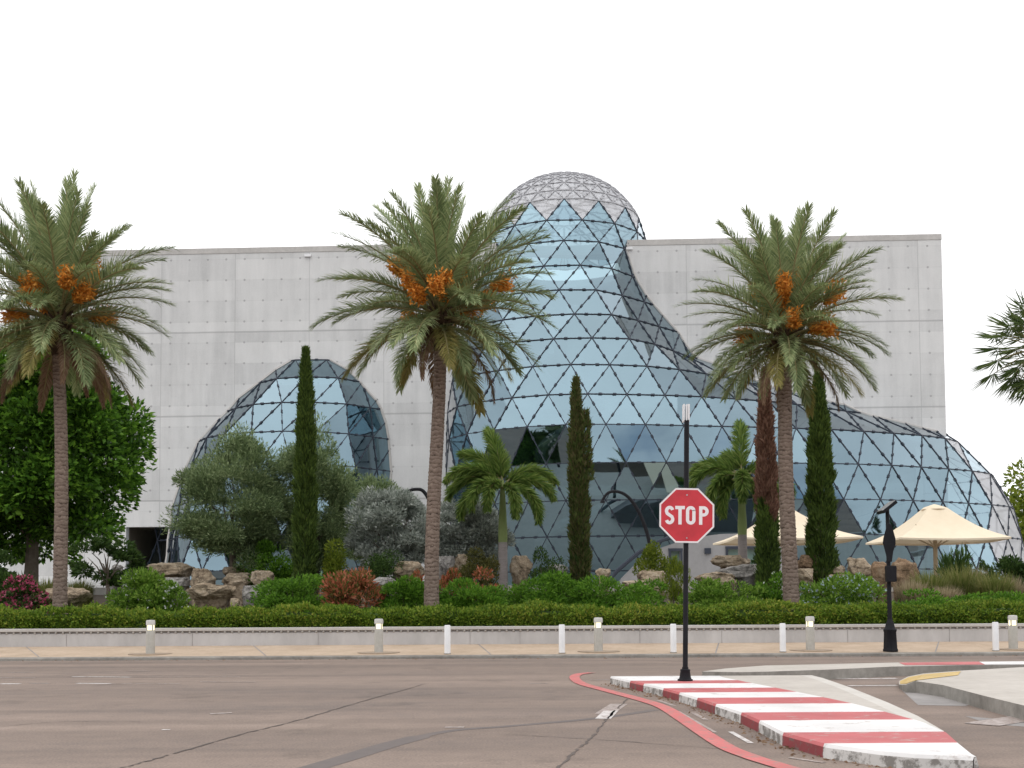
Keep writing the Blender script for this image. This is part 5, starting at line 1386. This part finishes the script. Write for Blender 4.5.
mb = MB(); mb.prism([(-.5, 0), (-.5, hz1 - hz0 - .16), (-.38, hz1 - hz0 - .06), (.6, hz1 - hz0 - .05), (.6, 0)], 'x', hx0, hx1); mb.build('dark_core', M['dark'], hd)  # solid dark box inside the hedge, behind the leaves

# low leafy ground cover between the bushes
r = np.random.default_rng(71); n = 60000
X = r.uniform(-19, 19, n); Yc = 28.7 + 5.2 * r.random(n); keep_ = noise_k = np.array([noise.noise(Vector((x * .45, y * .6, 0))) for x, y in zip(X, Yc)]) > -.18
X, Yc = X[keep_], Yc[keep_]; n = len(X); Zc = np.array([berm(x, y) for x, y in zip(X, Yc)]) + .10 * r.random(n)
v, f = leaf_quads(np.stack([X, Yc, Zc], 1), r.normal(size=(n, 3)) * .7 + np.array((0, -.2, .9)), .14 * r.uniform(.6, 1.3, n), .06, r)
gc_ = mesh_obj('ground_cover', v, f, M['bush']); tag(gc_, 'low leafy ground cover between bushes and rocks', 'ground cover', kind='stuff')
# ------------------------------------------------------------------ shrubs
S = shrub
S('bougainvillea', 'pink flowering bush at the left edge', 'bush', (-6, 579, 48, 610), 31.0, M['dark'], 2600, (.10, .06), 16, M['pink'], 640, fl_size=.1)
S('flowering_bush', 'bright green bush with a few white flowers below the left rocks', 'bush', (104, 573, 170, 609), 31.5, M['bright'], 5200, (.13, .06), 22, M['whitefl'], 60, fl_size=.07)
S('flowering_bush', 'small pale bush with white flowers between bright green bush and rocks', 'bush', (160, 583, 190, 609), 31.0, M['bright'], 1400, (.11, .05), 10, M['whitefl'], 90, fl_size=.07)
S('shrub', 'low mid green mound between left rocks and red leaved bush', 'bush', (254, 578, 338, 611), 31.5, M['bush'], 5200, (.12, .05), 24)
S('red_leaf_shrub', 'red and orange leaved bush above a concrete bollard', 'bush', (324, 573, 384, 609), 31.0, M['redleaf'], 3600, (.15, .05), 22, upright=.5, shell=.8)
S('shrub', 'yellow green bush behind the red leaved bush', 'bush', (318, 544, 366, 586), 36.0, M['yellowish'], 4200, (.12, .05), 18)
S('shrub', 'mid green bush at the foot of the left cypress', 'bush', (240, 543, 302, 580), 37.6, M['bush'], 5200, (.12, .06), 22)
S('shrub', 'round dark green clipped bush below the silver shrub left of the middle palm', 'bush', (362, 554, 404, 582), 35.5, M['dark'], 4200, (.08, .045), 16, lump_size=(.4, .6))
S('shrub', 'green leafy mound directly left of the middle palm trunk', 'bush', (378, 580, 436, 611), 31.0, M['bush'], 4600, (.12, .05), 20)
S('shrub', 'green leafy mound directly right of the middle palm trunk', 'bush', (426, 582, 504, 611), 31.2, M['bush'], 5200, (.12, .05), 22)
S('shrub', 'green leafy mound below the browning forked cypress', 'bush', (492, 576, 596, 611), 32.0, M['bush'], 7200, (.12, .05), 28)
S('shrub', 'green leafy mound tapering toward the stop sign pole', 'bush', (570, 579, 664, 611), 31.6, M['bush'], 6200, (.12, .05), 26)
S('red_leaf_shrub', 'low red leaved bush right of the middle palm trunk', 'bush', (438, 571, 470, 590), 33.0, M['redleaf'], 1500, (.14, .05), 10, upright=.5)
S('red_leaf_shrub', 'low red leaved bush beneath the small plume palm', 'bush', (462, 571, 500, 590), 33.2, M['redleaf'], 1600, (.14, .05), 10, upright=.5)
S('red_leaf_shrub', 'tiny red leaved bush showing left of the middle palm trunk above green mound', 'bush', (408, 573, 432, 588), 33.5, M['redleaf'], 900, (.13, .05), 8, upright=.5)
S('shrub', 'bronze green bush left of the small plume palm trunk', 'bush', (454, 552, 502, 586), 35.5, M['brownish'], 4200, (.09, .045), 16, lump_size=(.35, .55))
S('shrub', 'clipped green dome bush on red stems right of the small plume palm', 'bush', (529, 551, 568, 572), 36.0, M['dark'], 4200, (.08, .045), 16, lump_size=(.4, .6), stems=True)
S('shrub', 'clipped yellow green globe bush on a rock left of the stop sign pole', 'bush', (635, 545, 674, 576), 36.0, M['yellowish'], 5200, (.08, .045), 18, lump_size=(.4, .6))
S('shrub', 'wispy yellow green bush just behind the stop sign pole', 'bush', (661, 560, 690, 609), 33.0, M['yellowish'], 1800, (.16, .025), 12, upright=1.2, shell=.7)
S('shrub', 'light green mound right of the stop sign pole', 'bush', (684, 582, 764, 611), 31.0, M['bright'], 5600, (.11, .05), 24)
S('flowering_bush', 'white flowering bush left of the right palm trunk', 'bush', (752, 576, 792, 611), 31.2, M['bush'], 2800, (.12, .055), 14, M['whitefl'], 60, fl_size=.07)
S('flowering_bush', 'pale blue flowering bush right of the right palm trunk', 'bush', (792, 576, 880, 611), 31.8, M['bright'], 5600, (.12, .055), 26, M['bluefl'], 420, fl_size=.075)
S('shrub', 'small dark bush at the foot of the half dead cypress', 'bush', (753, 545, 776, 574), 37.0, M['dark'], 1900, (.12, .055), 10)
S('shrub', 'dark green bush at the right edge under the parasol', 'bush', (984, 560, 1050, 606), 35.0, M['dark'], 5200, (.13, .06), 22)
S('shrub', 'low green cover beside the beacon pole above the hedge', 'bush', (872, 592, 960, 611), 30.6, M['bush'], 4600, (.10, .05), 22)
S('shrub', 'low green cover at the far right above the hedge', 'bush', (950, 594, 1044, 611), 30.4, M['bush'], 4200, (.10, .05), 22)
S('shrub', 'dark green bush at the far left edge behind the pink flowers', 'bush', (-30, 556, 22, 610), 33.0, M['dark'], 4200, (.13, .06), 20)
S('shrub', 'small green cone bush at the foot of the right parasol', 'bush', (976, 562, 994, 580), 39.0, M['dark'], 1300, (.09, .045), 8)
S('shrub', 'spiky dark bush under the right parasol pole', 'bush', (938, 556, 968, 586), 41.0, M['dark'], 900, (.4, .06), 8, upright=1.0)
def tuft(px, y0, y1, hw, Y, label, mat, n, seed):
    r = np.random.default_rng(seed); p = at(px, y1, Y); gz = min(berm(p.x, Y), p.z); root = empty('grass_clump', (p.x, Y, gz)); tag(root, label, 'ornamental grass', 'ornamental grass clumps')
    H_ = at(px, y0, Y).z - gz; w = hw * pm(Y); a = r.uniform(0, 6.283, n); q = np.sqrt(r.random(n))
    b = np.stack([np.cos(a) * q * w * .45, np.sin(a) * q * w * .45, 0 * a - .05], 1); L_ = H_ * r.uniform(.6, 1.08, n)
    m_ = b + np.stack([np.cos(a) * q * w * .28, np.sin(a) * q * w * .28, L_ * .62], 1); t = m_ + np.stack([np.cos(a) * w * .42 * r.random(n), np.sin(a) * w * .42 * r.random(n), L_ * (.42 - .5 * q * r.random(n))], 1)
    s_ = np.stack([-np.sin(a), np.cos(a), 0 * a], 1) * .011
    v = np.stack([b - s_, b + s_, m_ + s_, m_ - s_, t], 1).reshape(-1, 3); k = (np.arange(n) * 5)[:, None]
    f = np.concatenate([k + np.array([[0, 1, 2]]), k + np.array([[0, 2, 3]]), k + np.array([[3, 2, 4]])]); mesh_obj('blades', v, f, mat, root)
for i, (px, y0, y1, hw, Y, mt, lb) in enumerate((
    (930, 568, 606, 26, 33.5, 'grass', 'green ornamental grass clump directly right of the rust boulder'), (962, 562, 605, 30, 34.5, 'grass', 'tallest green ornamental grass clump below the right parasol'),
    (995, 570, 606, 26, 33.0, 'grass', 'green ornamental grass clump nearest the right edge'), (912, 578, 606, 20, 32.0, 'grass_dry', 'dry tan grass clump leaning by the beacon pole'),
    (945, 584, 606, 22, 31.6, 'grass_dry', 'dry tan grass clump in front of the green grasses'), (978, 567, 604, 18, 36.0, 'grass_dry', 'dry tan grass clump behind the green grasses'), (1010, 575, 606, 20, 34.0, 'grass_dry', 'dry tan grass clump at the right edge'),
    (48, 577, 600, 22, 37.0, 'grass', 'pale grass clump behind the left palm, left of its trunk'), (80, 578, 600, 18, 36.5, 'grass', 'pale grass clump right of the left palm trunk'))):
    tuft(px, y0, y1, hw, Y, lb, M[mt], 1500, 80 + i)
# spiky agave at left
r = np.random.default_rng(90); p = at(24, 583, 33.0); ag = empty('agave', (p.x, 33.0, berm(p.x, 33)))
tag(ag, 'dark spiky plant poking out above the pink flowers', 'plant'); n = 26
a = np.linspace(0, 6.28 * 3, n); h0 = at(24, 585, 33.0).z - berm(p.x, 33)
P = np.zeros((n, 3)) + np.array((0, 0, h0)); e = r.uniform(.15, 1.2, n)
v, f = leaf_quads(P, np.stack([np.cos(a) * np.cos(e), np.sin(a) * np.cos(e), np.sin(e)], 1), .5, .05, r); mesh_obj('leaves', v, f, M['dark'], ag)
mb = MB(); mb.tube([(0, 0, 0), (0, 0, h0)], .04, 6); mb.build('stem', M['bark'], ag)

# ------------------------------------------------------------------ rocks
def rock(i, box, Y, mat, label, flat=.0):
    x0, y0, x1, y1 = box; c0 = at((x0 + x1) / 2, (y0 + y1) / 2, Y); rx = (x1 - x0) / 2 * pm(Y); rz_ = (y1 - y0) / 2 * pm(Y)
    bm = bmesh.new(); bmesh.ops.create_icosphere(bm, subdivisions=5, radius=1.0); rd = random.Random(i * 13 + 5); off = Vector((rd.uniform(0, 90), rd.uniform(0, 90), rd.uniform(0, 90)))
    planes = []
    for _ in range(11):
        d = Vector((rd.gauss(0, 1), rd.gauss(0, 1), rd.gauss(0, .9))).normalized(); planes.append((d, rd.uniform(.62, .92)))
    planes += [(Vector((0, rd.uniform(-.25, .1), 1)).normalized(), rd.uniform(.6, .8)), (Vector((0, -1, rd.uniform(-.1, .3))).normalized(), .75)]
    for v in bm.verts:
        d = v.co.normalized(); q = 1.0
        for pn, h in planes:
            k = d.dot(pn)
            if k > .05: q = min(q, h / k)
        ly = noise.noise(Vector((d.x * .9, d.y * .9, d.z * 6)) + off)
        q *= 1 + (.14 * noise.noise(d * 2.2 + off) + .06 * noise.noise(d * 5 + off)) + .03 * noise.noise(d * 11 + off) - .07 * max(0, ly) - .08 * max(0, .18 - abs(noise.noise(d * 1.7 + off * 2))) * 5 * .4
        v.co = d * q
    mx = max(abs(v.co.x) for v in bm.verts); mz = max(v.co.z for v in bm.verts); mn = min(v.co.z for v in bm.verts)
    g = min(berm(c0.x, Y), c0.z - rz_)
    for v in bm.verts:
        v.co.x *= rx / mx; v.co.y *= rx * .75; v.co.z = (v.co.z - mn) / (mz - mn) * 2 * rz_ + (c0.z - rz_ - g)
        if v.co.z < .35 * rz_ + (c0.z - rz_ - g): v.co.z -= max(0, c0.z - rz_ - g) * 1.0 + .05
    me = bpy.data.meshes.new('rock'); bm.to_mesh(me); bm.free(); me.materials.append(mat)
    for pl in me.polygons: pl.use_smooth = True
    o = bpy.data.objects.new('rock', me); COL.objects.link(o); o.location = (c0.x, Y, g)
    tag(o, label, 'rock', 'landscape boulders')
RK = [
 ((110, 564, 126, 582), 37.5, 'rock_grey', 'grey block rock leftmost of the left rock pile'),
 ((136, 562, 196, 580), 37.5, 'rock', 'long flat tan slab crowning the left rock pile'),
 ((186, 568, 217, 592), 36.5, 'rock', 'rounded brown boulder in the middle of the left pile'),
 ((184, 583, 238, 604), 35.0, 'rock', 'wide low brown boulder at the bottom of the left pile'),
 ((222, 566, 246, 579), 37.8, 'rock', 'small tan rock on top at the right of the left pile'),
 ((222, 572, 258, 590), 37.0, 'rock', 'tan rock just beneath the small top rock of the left pile'),
 ((249, 570, 275, 590), 36.6, 'rock', 'upright tan block at the right end of the left pile'),
 ((235, 585, 272, 603), 35.2, 'rock_grey', 'smooth blue grey boulder under the upright tan block'),
 ((229, 598, 240, 608), 33.0, 'rock', 'tiny pale stone at the foot of the left pile'),
 ((160, 577, 192, 590), 36.6, 'rock_grey', 'grey slab under the long flat tan slab'),
 ((40, 587, 90, 611), 32.0, 'rock', 'tan boulder behind the foot of the left palm'),
 ((392, 561, 428, 580), 36.5, 'rock', 'tan boulder left of the middle palm trunk'),
 ((359, 575, 371, 586), 35.0, 'rock', 'small pale stone above the red leaved bush'),
 ((371, 577, 399, 590), 35.0, 'rock_grey', 'dark grey rock right of the small pale stone'),
 ((436, 556, 456, 572), 37.0, 'rock_grey', 'pale grey rock just right of the middle palm trunk'),
 ((453, 554, 470, 570), 37.5, 'rock', 'small tan rock beside the pale grey rock right of the middle palm'),
 ((508, 555, 533, 582), 37.5, 'rock', 'brown boulder right of the small plume palm trunk'),
 ((546, 564, 568, 578), 37.0, 'rock_grey', 'low rock under the clipped dome bush'),
 ((595, 568, 611, 582), 36.0, 'rock', 'pointed pale rock right of the browning cypress'),
 ((635, 569, 668, 596), 35.5, 'rock', 'tilted tan boulder under the clipped globe bush'),
 ((622, 580, 650, 591), 35.0, 'rock', 'flat tan rock left of the tilted boulder'),
 ((710, 555, 752, 570), 38.0, 'rock', 'upper rust tan slab right of the stop sign pole'),
 ((714, 564, 772, 582), 37.0, 'rock_grey', 'long grey slab jutting right of the stop sign pole'),
 ((694, 572, 740, 586), 36.0, 'rock', 'low tan rock under the long grey slab'),
 ((796, 554, 820, 571), 37.0, 'rock_red', 'rust brown rock right of the right palm trunk, upper one'),
 ((794, 568, 817, 584), 36.2, 'rock', 'tan block right of the right palm trunk, lower one'),
 ((827, 565, 847, 577), 37.0, 'rock', 'flat tan rock under the right green cypress'),
 ((844, 557, 874, 582), 37.0, 'rock', 'big lumpy boulder between right cypress and beacon pole'),
 ((828, 574, 850, 586), 36.0, 'rock', 'small tan block in front of the big lumpy boulder'),
 ((852, 577, 878, 591), 35.5, 'rock_grey', 'low grey rock left of the beacon pole'),
 ((871, 561, 892, 595), 35.6, 'rock_red', 'tall brown boulder partly behind the beacon pole'),
 ((890, 557, 922, 596), 35.2, 'rock_red', 'large rust brown boulder right of the beacon pole'),
 ((815, 567, 832, 580), 37.2, 'rock_grey', 'small dark grey rock between tan block and flat tan rock'),
]
for i, (b, Y, mt, lb) in enumerate(RK): rock(i, b, Y, M[mt], lb)

# dry leaves and grit gathered along the kerbs
r = np.random.default_rng(120); P = []
for k in range(700):
    q = r.random()
    if q < .55: P.append((r.uniform(-14, 14), Y_KERB - abs(r.normal()) * .12 - .02, .006))
    else:
        y = r.uniform(ybot, ytop); P.append((float(np.interp(y, LY, LX)) - abs(r.normal()) * .09 - .03, y - .03, .006))
P = np.array(P); v, f = leaf_quads(P, r.normal(size=P.shape) * np.array((1, 1, .15)), r.uniform(.015, .055, len(P)), r.uniform(.01, .03, len(P)), r)
o = mesh_obj('leaf_litter', v, f, M['frond_dead']); tag(o, 'dry leaves and grit along the kerbs', 'leaf litter', kind='stuff')
# weeds in the joint of the right island
p = ground(985, 705, .0); wd = empty('weed_tuft', p); tag(wd, 'small weed tuft growing at the kerb of the right island', 'weed')
d = r.normal(size=(70, 3)); d[:, 2] = np.abs(d[:, 2]) + .6
v, f = leaf_quads(r.normal(size=(70, 3)) * np.array((.05, .03, 0)), d, r.uniform(.03, .08, 70), .012, r); mesh_obj('leaves', v, f, M['grass'], wd)
# ------------------------------------------------------------------ across the street behind the camera: what the glass mirrors
r = np.random.default_rng(99)
parts = []
for k in range(70):
    x = -150 + 300 * k / 70 + r.uniform(-2, 2); y = -46 + r.uniform(-8, 6); h = r.uniform(8, 13); n = 600
    P, D = lumpy_cloud(n, (r.uniform(3, 5), 3, h * .55), 10, r, zmin=-.8); P = P + np.array((x, y, h * .55)); parts.append(leaf_quads(P, D, 1.1, .7, r))
tb = mesh_obj('tree_belt', *join(parts), M['dark']); tag(tb, 'belt of trees across the road mirrored in the museum glass', 'trees', kind='stuff')
print('objects', len(bpy.data.objects), 'polys', sum(len(o.data.polygons) for o in bpy.data.objects if o.type == 'MESH'))
